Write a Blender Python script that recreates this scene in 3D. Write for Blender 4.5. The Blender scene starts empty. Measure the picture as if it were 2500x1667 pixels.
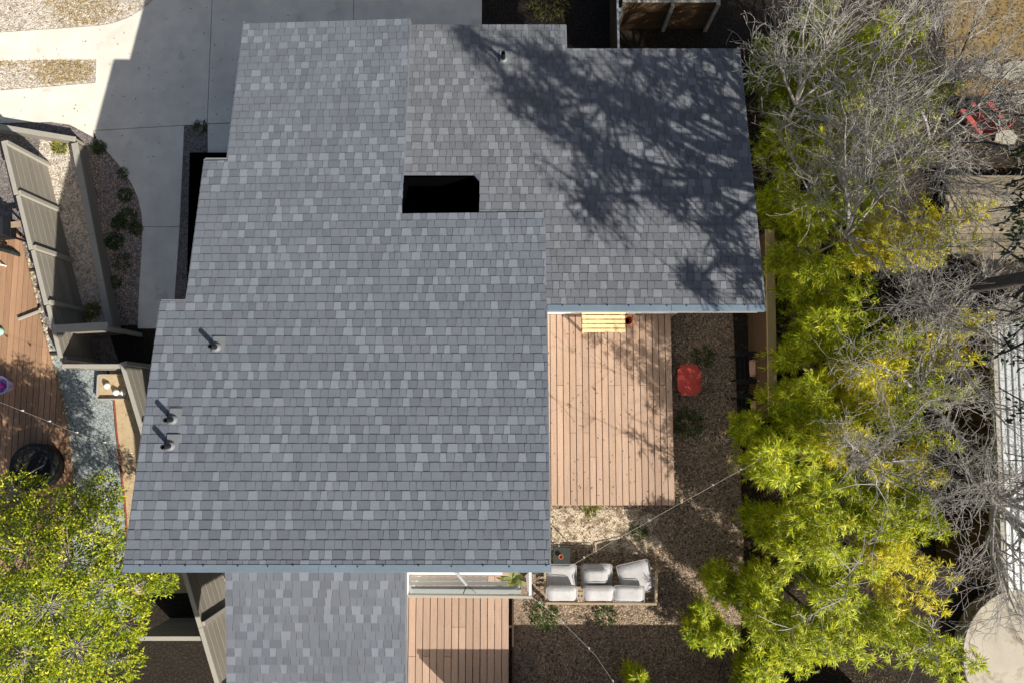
import bpy, math, random
import numpy as np
from mathutils import Vector, Matrix
random.seed(7); rng = np.random.default_rng(7)
scene = bpy.context.scene
COL = scene.collection

# ------------------------------------------------------------------ camera, sky, sun, exposure
FOC, CAM_H = 1730.0, 16.6                       # focal length in pixels of a 2500 px wide frame, height of the drone
TAU = math.atan(170 / FOC)                      # the drone looks 5.6 degrees off straight down
cam = bpy.data.cameras.new('camera'); cam.sensor_width = 36; cam.lens = FOC / 2500 * 36
cam.clip_end = 2000; cam.clip_start = 0.1
camo = bpy.data.objects.new('camera', cam); COL.objects.link(camo)
camo.location = (0, 0, CAM_H); camo.rotation_euler = (TAU, 0, 0)
scene.camera = camo
SUN = Vector((0.575, -0.547, 0.607)).normalized()        # towards the sun: south-east, 37 degrees up
w = bpy.data.worlds.new('World'); scene.world = w; w.use_nodes = True
sky = w.node_tree.nodes.new('ShaderNodeTexSky'); sky.sky_type = 'NISHITA'; sky.sun_disc = False
sky.dust_density = 3.0; sky.ozone_density = 0.4; sky.sun_elevation = math.asin(SUN.z); sky.sun_rotation = math.atan2(SUN.x, SUN.y)
bg = w.node_tree.nodes['Background']; bg.inputs[1].default_value = 0.06
w.node_tree.links.new(sky.outputs[0], bg.inputs[0])
sl = bpy.data.lights.new('sun', 'SUN'); sl.energy = 5.0; sl.angle = math.radians(0.45); sl.color = (1.0, 0.95, 0.86)
so = bpy.data.objects.new('sun', sl); COL.objects.link(so); so.rotation_euler = SUN.to_track_quat('Z', 'Y').to_euler()
vs = scene.view_settings; vs.view_transform = 'Standard'; vs.look = 'None'; vs.gamma = 1; vs.exposure = 0.62
vs.use_curve_mapping = False

# ------------------------------------------------------------------ helpers
FW = Vector((0, math.sin(TAU), -math.cos(TAU))); UP = Vector((0, math.cos(TAU), math.sin(TAU)))
def ray(x, y): return FW + Vector(((x - 1250) / FOC, 0, 0)) - UP * ((y - 833.5) / FOC)
def G(x, y, z=0.0):                             # surveyed point: pixel of the photograph at a known height
    d = ray(x, y); t = (z - CAM_H) / d.z; return Vector((0, 0, CAM_H)) + d * t
def XY(pts, z=0.0): return [tuple(G(x, y, z).xy) for x, y in pts]
SL = math.tan(math.radians(10))
def RZ(Y): return 5.45 - SL * Y                 # main roof plane

def tag(o, label=None, cat=None, group=None, kind=None):
    if label: o['label'] = label
    if cat: o['category'] = cat
    if group: o['group'] = group
    if kind: o['kind'] = kind
    return o
def empty(name, loc=(0, 0, 0), rz=0.0, label=None, cat=None, group=None):
    o = bpy.data.objects.new(name, None); COL.objects.link(o); o.location = loc; o.rotation_euler = (0, 0, rz)
    o.empty_display_size = 0.1
    return tag(o, label, cat, group)
def link(name, me, mat=None, parent=None):
    o = bpy.data.objects.new(name, me); COL.objects.link(o)
    if mat and not me.materials: me.materials.append(mat)
    if parent: o.parent = parent
    return o
class MB:
    def __init__(s): s.v = []; s.f = []; s.c = []
    def add(s, vs_, fs, col=None):
        n = len(s.v); s.v += [tuple(p) for p in vs_]; s.f += [[i + n for i in f] for f in fs]
        s.c += [col or (1, 1, 1)] * len(vs_)
        return s
    def hexa(s, b, t, col=None):                # four bottom points, four top points
        return s.add(list(b) + list(t), [(3, 2, 1, 0), (4, 5, 6, 7), (0, 1, 5, 4), (1, 2, 6, 5), (2, 3, 7, 6), (3, 0, 4, 7)], col)
    def box(s, c, d, rz=0.0, rot=None, col=None):
        hx, hy, hz = d[0] / 2, d[1] / 2, d[2] / 2
        M = rot if rot is not None else Matrix.Rotation(rz, 3, 'Z')
        P = [M @ Vector(p) + Vector(c) for p in ((-hx, -hy, -hz), (hx, -hy, -hz), (hx, hy, -hz), (-hx, hy, -hz), (-hx, -hy, hz), (hx, -hy, hz), (hx, hy, hz), (-hx, hy, hz))]
        return s.hexa(P[:4], P[4:], col)
    def cbox(s, c, d, ch, rz=0.0, rot=None):    # box with chamfered top edge, for boards and cushions
        hx, hy, hz = d[0] / 2, d[1] / 2, d[2] / 2
        M = rot if rot is not None else Matrix.Rotation(rz, 3, 'Z')
        L = []
        for (z, k) in ((-hz, ch), (-hz + ch, 0), (hz - ch, 0), (hz, ch)):
            L += [(-hx + k, -hy + k, z), (hx - k, -hy + k, z), (hx - k, hy - k, z), (-hx + k, hy - k, z)]
        P = [M @ Vector(p) + Vector(c) for p in L]
        F = [(3, 2, 1, 0), (12, 13, 14, 15)]
        for r in range(3):
            for i in range(4): F.append((r * 4 + i, r * 4 + (i + 1) % 4, r * 4 + 4 + (i + 1) % 4, r * 4 + 4 + i))
        return s.add(P, F)
    def prism(s, poly, z0, z1):
        n = len(poly); a = sum(poly[i][0] * poly[(i + 1) % n][1] - poly[(i + 1) % n][0] * poly[i][1] for i in range(n))
        if a < 0: poly = poly[::-1]
        V = [(x, y, z0) for x, y in poly] + [(x, y, z1) for x, y in poly]
        return s.add(V, [tuple(range(n - 1, -1, -1)), tuple(range(n, 2 * n))] + [(i, (i + 1) % n, n + (i + 1) % n, n + i) for i in range(n)])
    def lathe(s, prof, c=(0, 0, 0), n=16, M=None):
        V = []; F = []
        for r, z in prof:
            for k in range(n):
                p = Vector((r * math.cos(2 * math.pi * k / n), r * math.sin(2 * math.pi * k / n), z))
                V.append((M @ p if M else p) + Vector(c))
        for j in range(len(prof) - 1):
            for k in range(n): F.append((j * n + k, j * n + (k + 1) % n, (j + 1) * n + (k + 1) % n, (j + 1) * n + k))
        F.append(tuple(range(n - 1, -1, -1))); F.append(tuple(range((len(prof) - 1) * n, len(prof) * n)))
        return s.add(V, F)
    def tube(s, pts, rad, n=6):
        pts = [Vector(p) for p in pts]; rr = rad if hasattr(rad, '__len__') else [rad] * len(pts)
        V = []; F = []
        for i, p in enumerate(pts):
            t = (pts[min(i + 1, len(pts) - 1)] - pts[max(i - 1, 0)]).normalized()
            a = t.cross(Vector((0.31, 0.2, 0.93))).normalized(); b = t.cross(a)
            for k in range(n): V.append(p + (a * math.cos(2 * math.pi * k / n) + b * math.sin(2 * math.pi * k / n)) * rr[i])
        for i in range(len(pts) - 1):
            for k in range(n): F.append((i * n + k, i * n + (k + 1) % n, i * n + n + (k + 1) % n, i * n + n + k))
        F.append(tuple(range(n))); F.append(tuple(range(len(V) - 1, len(V) - n - 1, -1)))
        return s.add(V, F)
    def mesh(s, name, tone=False):
        me = bpy.data.meshes.new(name); me.from_pydata(s.v, [], s.f); me.update()
        if tone:
            a = me.color_attributes.new('tone', 'FLOAT_COLOR', 'POINT')
            a.data.foreach_set('color', np.array([(*c, 1) for c in s.c], dtype=np.float32).ravel())
        return me
    def build(s, name, mat, parent=None, tone=False, smooth=False):
        me = s.mesh(name, tone)
        if smooth: me.polygons.foreach_set('use_smooth', [True] * len(me.polygons))
        return link(name, me, mat, parent)
def np_mesh(name, V, F, mat, parent=None, tone=None):       # V (n,3), F (m,k) of one polygon size
    me = bpy.data.meshes.new(name); V = np.asarray(V, np.float32); F = np.asarray(F, np.int32); k = F.shape[1]
    me.vertices.add(len(V)); me.vertices.foreach_set('co', V.ravel())
    me.loops.add(F.size); me.loops.foreach_set('vertex_index', F.ravel())
    me.polygons.add(len(F)); me.polygons.foreach_set('loop_start', np.arange(0, F.size, k, dtype=np.int32))
    me.polygons.foreach_set('loop_total', np.full(len(F), k, np.int32)); me.update(calc_edges=True); me.validate()
    if tone is not None:
        a = me.color_attributes.new('tone', 'FLOAT_COLOR', 'POINT')
        a.data.foreach_set('color', np.c_[tone, np.ones(len(tone))].astype(np.float32).ravel())
    return link(name, me, mat, parent)

# ------------------------------------------------------------------ materials
def material(name, col, rough=0.8, var=0.25, scale=6.0, stretch=(1, 1, 1), bump=0.3, bscale=40.0, tone=False, col2=None, f2=0.0, s2=30.0,
             metal=0.0, obj_var=0.0, trans=0.0, spec=0.3, vor=None, stain=0.0):
    m = bpy.data.materials.new(name); m.use_nodes = True; nt = m.node_tree; N = nt.nodes; L = nt.links
    P = N['Principled BSDF']; P.inputs['Roughness'].default_value = rough; P.inputs['Metallic'].default_value = metal
    P.inputs['Specular IOR Level'].default_value = spec
    geo = N.new('ShaderNodeNewGeometry'); mp = N.new('ShaderNodeMapping'); mp.inputs['Scale'].default_value = stretch
    L.new(geo.outputs['Position'], mp.inputs[0])
    def noise(s, det=4.0, src=mp):
        n = N.new('ShaderNodeTexNoise'); n.inputs['Scale'].default_value = s; n.inputs['Detail'].default_value = det
        n.inputs['Roughness'].default_value = 0.62; L.new(src.outputs[0], n.inputs['Vector']); return n
    def math_(op, a, b, c=None):
        n = N.new('ShaderNodeMath'); n.operation = op
        for i, q in enumerate((a, b, c)):
            if q is None: continue
            if isinstance(q, (int, float)): n.inputs[i].default_value = q
            else: L.new(q, n.inputs[i])
        return n.outputs[0]
    def mix(f, a, b, mode='MIX'):
        n = N.new('ShaderNodeMix'); n.data_type = 'RGBA'; n.blend_type = mode
        for i, q in ((0, f), (6, a), (7, b)):
            if isinstance(q, (int, float)): n.inputs[i].default_value = q
            elif isinstance(q, tuple): n.inputs[i].default_value = (*q, 1)
            else: L.new(q, n.inputs[i])
        return n.outputs[2]
    c = tuple(col)
    if tone:
        at = N.new('ShaderNodeVertexColor'); at.layer_name = 'tone'; c = mix(1.0, c, at.outputs[0], 'MULTIPLY')
    n1 = noise(scale)
    if col2 is not None:
        n2 = noise(s2, 5.0); r = N.new('ShaderNodeMapRange'); r.inputs[1].default_value = 0.5 + (0.5 - f2) * 0.5 - 0.06
        r.inputs[2].default_value = 0.5 + (0.5 - f2) * 0.5 + 0.06; L.new(n2.outputs[0], r.inputs[0]); c = mix(r.outputs[0], c, tuple(col2))
    v = math_('MULTIPLY_ADD', n1.outputs[0], 2 * var, 1 - var)
    if vor:                                     # pebbles: every cell its own shade, dark joints
        vo = N.new('ShaderNodeTexVoronoi'); vo.inputs['Scale'].default_value = vor; L.new(geo.outputs['Position'], vo.inputs['Vector'])
        sv = N.new('ShaderNodeSeparateColor'); L.new(vo.outputs['Color'], sv.inputs[0])
        v = math_('MULTIPLY', v, math_('MULTIPLY_ADD', sv.outputs[0], 0.9, 0.5))
    if obj_var:
        oi = N.new('ShaderNodeObjectInfo'); v = math_('MULTIPLY', v, math_('MULTIPLY_ADD', oi.outputs['Random'], 2 * obj_var, 1 - obj_var))
    if stain:
        n3 = noise(0.55, 6.0, geo); v = math_('MULTIPLY', v, math_('MULTIPLY_ADD', n3.outputs[0], 2 * stain, 1 - stain))
    n4 = noise(bscale * 3, 2.0, geo)
    v = math_('MULTIPLY', v, math_('MULTIPLY_ADD', n4.outputs[0], 0.24, 0.88))
    cc = N.new('ShaderNodeCombineColor')
    for i in range(3): L.new(v, cc.inputs[i])
    c = mix(1.0, c, cc.outputs[0], 'MULTIPLY'); L.new(c, P.inputs['Base Color'])
    if bump:
        nb = noise(bscale, 3.0); b = N.new('ShaderNodeBump'); b.inputs['Strength'].default_value = bump; b.inputs['Distance'].default_value = 0.02
        if vor: L.new(vo.outputs['Distance'], b.inputs['Height']); b.invert = True
        else: L.new(nb.outputs[0], b.inputs['Height'])
        L.new(b.outputs[0], P.inputs['Normal'])
    if trans:
        tr = N.new('ShaderNodeBsdfTranslucent'); L.new(c, tr.inputs[0]); ms = N.new('ShaderNodeMixShader'); ms.inputs[0].default_value = trans
        L.new(P.outputs[0], ms.inputs[1]); L.new(tr.outputs[0], ms.inputs[2]); L.new(ms.outputs[0], N['Material Output'].inputs[0])
    return m
M = dict(
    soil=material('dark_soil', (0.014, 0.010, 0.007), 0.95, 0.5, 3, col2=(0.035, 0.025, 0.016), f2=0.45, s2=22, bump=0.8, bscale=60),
    yard=material('brown_gravel', (0.27, 0.20, 0.14), 0.95, 0.35, 2.5, vor=38, bump=0.9, col2=(0.035, 0.027, 0.02), f2=0.3, s2=16),
    gravel=material('grey_brown_gravel', (0.19, 0.165, 0.155), 0.95, 0.3, 2.0, vor=34, bump=0.8, col2=(0.10, 0.085, 0.07), f2=0.22, s2=14),
    pale_gravel=material('pale_pink_gravel', (0.50, 0.44, 0.37), 0.95, 0.25, 2.0, vor=30, bump=0.8, col2=(0.33, 0.25, 0.14), f2=0.3, s2=9),
    grey_path=material('blue_grey_gravel', (0.26, 0.285, 0.275), 0.95, 0.25, 3.0, vor=42, bump=0.6, col2=(0.38, 0.40, 0.38), f2=0.25, s2=20),
    bare=material('pale_tan_gravel', (0.46, 0.38, 0.28), 0.95, 0.3, 2.2, vor=40, bump=0.6, col2=(0.20, 0.15, 0.10), f2=0.42, s2=5),
    tan=material('tan_soil', (0.44, 0.33, 0.20), 0.95, 0.3, 5.0, bump=0.6, bscale=50, col2=(0.28, 0.19, 0.10), f2=0.25, s2=12),
    ochre=material('ochre_ground', (0.20, 0.14, 0.06), 0.95, 0.45, 2.5, bump=0.7, bscale=40, col2=(0.13, 0.09, 0.03), f2=0.4, s2=6),
    concrete=material('concrete', (0.64, 0.605, 0.52), 0.85, 0.14, 2.2, bump=0.12, bscale=60, stain=0.30, col2=(0.47, 0.43, 0.36), f2=0.16, s2=1.3),
    pad=material('pale_concrete', (0.40, 0.36, 0.29), 0.9, 0.15, 3.0, bump=0.2, bscale=50, stain=0.35, col2=(0.25, 0.21, 0.155), f2=0.3, s2=2.2),
    shingle=material('asphalt_shingle', (0.136, 0.149, 0.174), 0.93, 0.12, 2.2, bump=0.5, bscale=90, tone=True, stain=0.10, spec=0.15),
    black=material('black_ledge_pit_shade', (0.002, 0.002, 0.0025), 0.95, 0.2, 4, bump=0.2, spec=0.0),  # the ledge's own black; in the roof opening it paints in the pit's shade
    blackpaint=material('black_paint', (0.010, 0.012, 0.016), 0.7, 0.25, 6, bump=0.1, spec=0.2),
    flash=material('blue_grey_flashing', (0.205, 0.26, 0.31), 0.55, 0.16, 1.6, bump=0.08, bscale=8, metal=0.35, stain=0.2),
    felt=material('roofing_felt', (0.085, 0.09, 0.10), 0.95, 0.2, 6, bump=0.2),
    drip=material('grey_drip_edge', (0.16, 0.17, 0.18), 0.6, 0.15, 6, bump=0.1),
    ventgrey=material('black_vent_pipe', (0.012, 0.012, 0.013), 0.6, 0.2, 9, bump=0.1),
    white=material('white_paint', (0.74, 0.73, 0.70), 0.6, 0.07, 6, bump=0.08),
    wall=material('white_siding', (0.66, 0.66, 0.64), 0.7, 0.08, 4, bump=0.1),
    metal=material('galvanised_metal', (0.46, 0.48, 0.48), 0.45, 0.15, 6, bump=0.1, metal=0.4, stain=0.15),
    deck=material('deck_board', (0.335, 0.230, 0.168), 0.8, 0.24, 3.0, (9, 0.7, 1), bump=0.25, bscale=12, obj_var=0.13, stain=0.14),
    deck2=material('old_deck_board', (0.33, 0.195, 0.115), 0.8, 0.26, 3.0, (9, 0.7, 1), bump=0.25, bscale=12, obj_var=0.15, stain=0.15),
    deck3=material('pale_timber', (0.22, 0.18, 0.12), 0.85, 0.3, 3.0, (0.7, 9, 1), bump=0.3, bscale=12, obj_var=0.2),
    joist=material('dark_joist', (0.05, 0.032, 0.02), 0.9, 0.3, 5),
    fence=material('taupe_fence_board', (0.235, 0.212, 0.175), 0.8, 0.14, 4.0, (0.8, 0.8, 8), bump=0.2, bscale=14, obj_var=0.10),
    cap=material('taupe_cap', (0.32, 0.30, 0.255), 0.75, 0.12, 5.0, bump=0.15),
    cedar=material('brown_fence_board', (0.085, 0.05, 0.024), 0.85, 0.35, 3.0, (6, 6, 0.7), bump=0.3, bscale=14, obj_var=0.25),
    beam=material('weathered_beam', (0.36, 0.27, 0.13), 0.85, 0.25, 4.0, (6, 0.7, 1), bump=0.25, bscale=14),
    pine=material('yellow_pine', (0.58, 0.44, 0.235), 0.7, 0.14, 4.0, (0.8, 8, 1), bump=0.15, bscale=14, obj_var=0.05),
    terra=material('terracotta', (0.38, 0.13, 0.055), 0.85, 0.2, 9),
    red=material('faded_red_plastic', (0.36, 0.045, 0.035), 0.6, 0.2, 7, col2=(0.28, 0.05, 0.04), f2=0.3, s2=9),
    redwood=material('red_painted_wood', (0.32, 0.06, 0.05), 0.7, 0.25, 8, obj_var=0.1),
    blackwood=material('black_plastic_lumber', (0.012, 0.012, 0.013), 0.55, 0.2, 8, spec=0.3),
    cushion=material('off_white_canvas', (0.38, 0.372, 0.372), 0.9, 0.2, 5, bump=0.4, bscale=9, stain=0.12),
    piping=material('grey_piping', (0.25, 0.245, 0.245), 0.9, 0.2, 9, bump=0),
    floral=material('pink_floral_fabric', (0.50, 0.30, 0.22), 0.9, 0.2, 9, col2=(0.36, 0.18, 0.14), f2=0.4, s2=26),
    teak=material('grey_teak', (0.33, 0.25, 0.16), 0.8, 0.3, 6, (1, 6, 1), bump=0.2, obj_var=0.1),
    iron=material('black_iron', (0.010, 0.010, 0.010), 0.5, 0.2, 8),
    greenfab=material('dark_green_canvas', (0.030, 0.036, 0.032), 0.9, 0.3, 8, bump=0.3, bscale=12),
    glasspanel=material('grey_polycarbonate', (0.27, 0.29, 0.285), 0.35, 0.05, 5, bump=0.02),
    purple=material('magenta_plastic', (0.45, 0.03, 0.30), 0.5, 0.1, 8),
    lilac=material('lilac_plastic', (0.55, 0.48, 0.72), 0.5, 0.1, 8),
    mint=material('mint_plastic', (0.30, 0.55, 0.42), 0.5, 0.1, 8),
    rubber=material('dark_grey_cover', (0.018, 0.020, 0.020), 0.7, 0.25, 6, bump=0.2),
    wire=material('pale_wire', (0.40, 0.36, 0.30), 0.6, 0.1, 8, bump=0),
    bulb=material('clear_bulb', (0.6, 0.58, 0.52), 0.2, 0.05, 8, bump=0),
    rededge=material('rusty_edging', (0.20, 0.055, 0.03), 0.8, 0.3, 6),
    stone=material('pale_stone', (0.30, 0.28, 0.22), 0.9, 0.25, 7, bump=0.4, bscale=16, obj_var=0.15),
    pebble=material('cream_pebble', (0.50, 0.45, 0.33), 0.9, 0.2, 9, tone=True),
    rock=material('yard_stone', (0.42, 0.33, 0.24), 0.95, 0.2, 9, tone=True),
    leaf=material('bamboo_leaf', (1, 1, 1), 0.5, 0.12, 3, bump=0, tone=True, trans=0.42, spec=0.4),
    straw=material('dry_grass', (1, 1, 1), 0.85, 0.12, 3, bump=0, tone=True, trans=0.2),
    cane=material('bamboo_cane', (0.25, 0.22, 0.08), 0.6, 0.25, 8, bump=0),
    bark=material('silver_bark', (0.33, 0.31, 0.28), 0.9, 0.22, 6, bump=0.2, bscale=30),
    darkbark=material('dark_bark', (0.065, 0.058, 0.052), 0.9, 0.3, 6, bump=0.4, bscale=30),
)

# ------------------------------------------------------------------ ground and paving
def sheet(name, poly, z, mat, parent=None, kind='structure'):
    b = MB(); b.prism(poly, z - 0.3, z); o = b.build(name, M[mat], parent)
    if not parent: tag(o, kind=kind)
    return o
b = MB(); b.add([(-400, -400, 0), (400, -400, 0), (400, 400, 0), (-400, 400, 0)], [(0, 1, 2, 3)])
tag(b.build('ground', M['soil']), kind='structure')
sheet('yard_gravel', [(-2, -9), (4.9, -9), (5.3, -3), (5.2, 3.2), (-1, 3.2)], 0.012, 'yard')
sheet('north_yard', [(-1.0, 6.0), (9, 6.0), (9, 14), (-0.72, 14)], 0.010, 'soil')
sheet('dry_yard', XY([(2300, -120), (2760, -120), (2760, 235), (2310, 235)]), 0.012, 'ochre')
# driveway slabs with open joints
drive = empty('driveway'); tag(drive, 'pale concrete driveway and curved walkway left of the house', 'driveway', kind='structure')
def slab(pts, z=0.045): sheet('slab', XY(pts, 0.045), z, 'concrete', drive)
slab([(-700, 95), (0, 80), (120, 72), (235, 64), (275, 58), (310, 45), (345, 25), (378, -2), (405, -40), (430, -110), (518, -110), (517, 0), (511, 150), (505, 303),
      (360, 311), (226, 319), (228, 336), (170, 305), (123, 298), (-700, 320), (-700, 255), (-5, 222), (120, 212), (233, 203), (235, 145), (110, 146), (0, 147), (-700, 170)])
slab([(519.6, -110), (518.6, 0), (512.6, 150), (506.6, 302.6), (570, 299.6), (861.6, 286), (862.6, 30), (863.6, -110)])
slab([(865, -110), (864, 30), (863, 286), (1176, 280), (1176, 33), (1177, -110)])
slab([(228, 320.6), (360, 312.6), (449, 307.5), (446, 380), (438, 553.6), (348, 553.6), (345, 520), (337, 485), (322, 450), (300, 415), (270, 380), (238, 345)])
slab([(348, 555), (438, 555), (431, 660), (425, 740), (424, 802), (336, 802), (340, 700), (346, 610)])
slab([(507, 304.5), (575, 301.5), (575, 378), (507, 378)])
sheet('gravel_strip', XY([(447, 308), (508, 306), (506, 378), (570, 378), (560, 802), (424, 802), (432, 620)]), 0.022, 'gravel')
sheet('planting_bed', XY([(-700, 100), (0, 82), (120, 74), (235, 66), (275, 60), (310, 47), (345, 27), (380, 0), (408, -40), (430, -115), (430, -400), (-700, -400)]), 0.024, 'pale_gravel')
sheet('planting_strip', XY([(-700, 168), (0, 144), (237, 143), (236, 206), (0, 225), (-700, 258)]), 0.024, 'pale_gravel')
sheet('gravel_bed', XY([(60, 290), (123, 296), (170, 303), (228, 334), (275, 378), (305, 413), (327, 450), (341, 485), (349, 520), (352, 600), (343, 700), (339, 806), (330, 900), (250, 900), (120, 800), (-200, 330)]), 0.030, 'gravel')
sheet('pale_gravel_strip', XY([(100, 330), (178, 345), (262, 790), (215, 800), (95, 420)]), 0.036, 'pale_gravel')
sheet('grey_gravel_path', XY([(-400, 330), (20, 330), (110, 800), (160, 900), (260, 900), (282, 980), (300, 1180), (320, 1500), (190, 1500), (160, 1050), (60, 560), (-400, 560)]), 0.020, 'grey_path')
sheet('tan_soil_strip', XY([(262, 880), (400, 880), (470, 1445), (330, 1450), (300, 1180), (281, 975)]), 0.026, 'tan')
sheet('dark_bed', XY([(262, 795), (430, 795), (430, 900), (300, 905)]), 0.040, 'soil')  # dark soil sheet over the gravel and the tan strip
sheet('white_gravel', XY([(515, 1330), (620, 1330), (620, 1480), (575, 1480)]), 0.030, 'pale_gravel')
b = MB(); b.tube([G(278, 975, .04), G(284, 1050, .04), G(292, 1120, .04), G(304, 1220, .04), G(318, 1400, .04)], 0.022, 6)
tag(b.build('metal_edging', M['rededge']), 'thin rusty edging strip between the grey path and tan soil', 'edging')

sheet('pale_patch', XY([(1300, 1250), (1380, 1238), (1470, 1244), (1560, 1240), (1610, 1262), (1590, 1300), (1625, 1330), (1570, 1352), (1480, 1345), (1400, 1330), (1330, 1345), (1290, 1320)]), 0.018, 'bare')  # paler tan sheet over the brown yard gravel
# loose stones: real geometry, nobody could count them
def stones(name, polys, n, size, mat, label, zb, cols):
    pts = []
    for poly in polys:
        P = np.array(poly); lo, hi = P.min(0), P.max(0)
        q = rng.uniform(lo, hi, (int(n * 3), 2)); ins = np.zeros(len(q), bool)
        for i in range(len(P)):
            a, c = P[i], P[(i + 1) % len(P)]
            cond = (a[1] > q[:, 1]) != (c[1] > q[:, 1])
            xs = (c[0] - a[0]) * (q[:, 1] - a[1]) / (c[1] - a[1] + 1e-12) + a[0]
            ins ^= cond & (q[:, 0] < xs)
        pts.append(q[ins][:n])
    p = np.concatenate(pts); m = len(p); s = rng.uniform(0.5, 1.3, m) * size
    a = rng.uniform(0, 6.28, m); V = np.zeros((m, 5, 3))
    for k in range(4):
        rr = s * rng.uniform(0.7, 1.2, m); V[:, k, 0] = p[:, 0] + rr * np.cos(a + k * 1.57); V[:, k, 1] = p[:, 1] + rr * np.sin(a + k * 1.57); V[:, k, 2] = zb - 0.004
    V[:, 4, 0] = p[:, 0] + s * rng.normal(0, .25, m); V[:, 4, 1] = p[:, 1] + s * rng.normal(0, .25, m); V[:, 4, 2] = zb + s * rng.uniform(0.5, 0.9, m)
    F = (np.arange(m)[:, None, None] * 5 + np.array([(0, 1, 4), (1, 2, 4), (2, 3, 4), (3, 0, 4)])[None]).reshape(-1, 3)
    C = np.array(cols)[rng.integers(0, len(cols), m)] * rng.uniform(0.6, 1.25, (m, 1))
    o = np_mesh(name, V.reshape(-1, 3), F, M[mat], None, np.repeat(C, 5, 0)); tag(o, label, 'gravel', kind='stuff')
stones('gravel', [[(0.3, -7.2), (4.9, -7.2), (5.2, 2.3), (0.6, 2.3)]], 26000, 0.022, 'rock', 'loose brown gravel stones scattered over the back yard', 0.012,
       [(1, 1, 1), (0.5, 0.45, 0.4), (0.25, .22, .2), (1.3, 1.2, 1.1), (0.3, .3, .3)])
stones('gravel', [XY([(200, 345), (275, 378), (305, 413), (341, 485), (349, 560), (343, 700), (336, 806), (270, 790)])], 5000, 0.022, 'rock',
       'loose grey gravel stones in the bed beside the curved walkway', 0.030, [(1, 1, 1.05), (.6, .6, .62), (1.3, 1.25, 1.25)])
stones('pebbles', [XY([(40, 560), (62, 580), (95, 700), (120, 830), (150, 960), (172, 1060), (182, 1180), (160, 1180), (148, 1040), (100, 800)])], 1500, 0.05, 'pebble',
       'band of cream pebbles bordering the neighbouring timber deck', 0.02, [(1, 1, 1), (.8, .8, .8), (1.1, 1, .8), (.5, .5, .5)])

# ------------------------------------------------------------------ house
house = empty('house', (0, 2, 0), 0, 'low house with grey asphalt shingle shed roofs and blue-grey flashing', 'house')
def H_(bm, name, mat, parent=None, **k):
    o = bm.build(name, M[mat], parent or house, **k)
    if not parent: o.location = (0, -2, 0)
    return o
XA, XB, XC = -4.927, -5.317, -5.731            # the three stepped western rakes
YN, Y1, Y2, YS = 7.13, 4.34, 1.79, -2.34
XM, XS2, XE = -1.875, 0.556, 4.13              # main roof's right rakes, right roof's rake
YH0, YH1 = 3.30, 4.06                          # the opening
YE_N0, YE_N1, YE_S = 7.07, 6.56, 1.637
XE1 = 0.98                                     # step in the eastern roof's north eave
DZ = 0.02                                      # eastern roof lies a little lower
main_rects = [(XA, XM, Y1, YN), (XB, XM, YH0, Y1), (XB, XS2, Y2, YH0), (XC, XS2, YS, Y2)]
east_rects = [(XM, XE1, YE_N1, YE_N0), (XM, XE, YH1, YE_N1), (-0.545, XE, YH0, YH1), (XS2, XE, YE_S, YH0)]
def zext(Y): return 4.45 + 0.13 * (Y + 2.66)
ext_rects = [(-4.77, -1.79, -6.2, -2.0)]
def shear(x, Y): return (x + 3.4) * 0.036 * max(0.0, (Y - 1.0) / 6.1)
def roof_slab(rects, zf, dz, name, sh=False, t=0.14):
    bm = MB()
    for x0, x1, y0, y1 in rects:
        P = [(x0, y0), (x1, y0), (x1, y1), (x0, y1)]
        Q = [(x, y + (shear(x, y) if sh and y == YN else 0)) for x, y in P]
        bm.hexa([(x, y, zf(y) + dz - t) for x, y in Q], [(x, y, zf(y) + dz - 0.003) for x, y in Q])
    return H_(bm, name, 'felt')
def pieces_for(rects, zf, dz, ystart, yend, step, tone_mul, sh=False):
    # courses run across the slope; butt edge at Yb, upper edge tucked under the next course; laminated tabs stand proud
    out = []; Y = ystart; e = 0.1412; row = 0
    edges = sorted({x for q in rects for x in q[:2]})
    def cover(x, lo, hi):                       # the part of a course that lies on the roof at x
        iv = sorted((q[2], q[3]) for q in rects if q[0] <= x <= q[1]); m = []
        for a, c in iv:
            if m and a - m[-1][1] < .003: m[-1][1] = max(m[-1][1], c)
            else: m.append([a, c])
        best = max(((min(hi, c) - max(lo, a), max(lo, a), min(hi, c)) for a, c in m), default=(0, 0, 0))
        return best if best[0] > .02 else None
    while (Y - yend) * step < 0:
        lo, hi = min(Y, Y + step * e), max(Y, Y + step * e)
        rr = [q for q in rects if q[2] < hi and q[3] > lo]
        if rr:
            x, xend = min(q[0] for q in rr) - 0.012, max(q[1] for q in rr) + 0.012
            k = rng.random() < .5; rowlight = rng.random() < .6
            while x < xend:
                wd = rng.uniform(0.095, 0.18) if k else rng.uniform(0.075, 0.20)
                xe = min(x + wd, xend)
                if xe - x < 0.02: break
                cv = cover(x + .015, lo, hi)
                for ed in edges:
                    if x + .016 < ed < xe - .002 and abs(ed - xend) > .02 and cover(ed + .004, lo, hi) != cover(ed - .004, lo, hi): xe = ed; break
                if k: tn = rng.choice([1.32, 1.20, 1.0, 0.95], p=[.36, .24, .22, .18]) if rowlight else rng.choice([1.28, 1.14, 1.0, 0.95], p=[.16, .18, .38, .28])
                else: tn = rng.choice([0.84, 0.90, 0.96, 1.0], p=[.24, .24, .28, .24])
                tn *= rng.uniform(0.985, 1.015)
                hue = rng.normal(0, 0.007); c = tuple(np.array(tone_mul) * tn * np.array((1 + hue, 1 + 0.3 * abs(hue), 1 - hue)))
                if cv:
                    Yb, Yu = (cv[2], cv[1]) if step < 0 else (cv[1], cv[2])
                    out.append((x, xe, Yb, Yu + step * 0.02, k, c, row))
                x = xe; k = not k
        Y += step * e; row += 1
    return out
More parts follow.
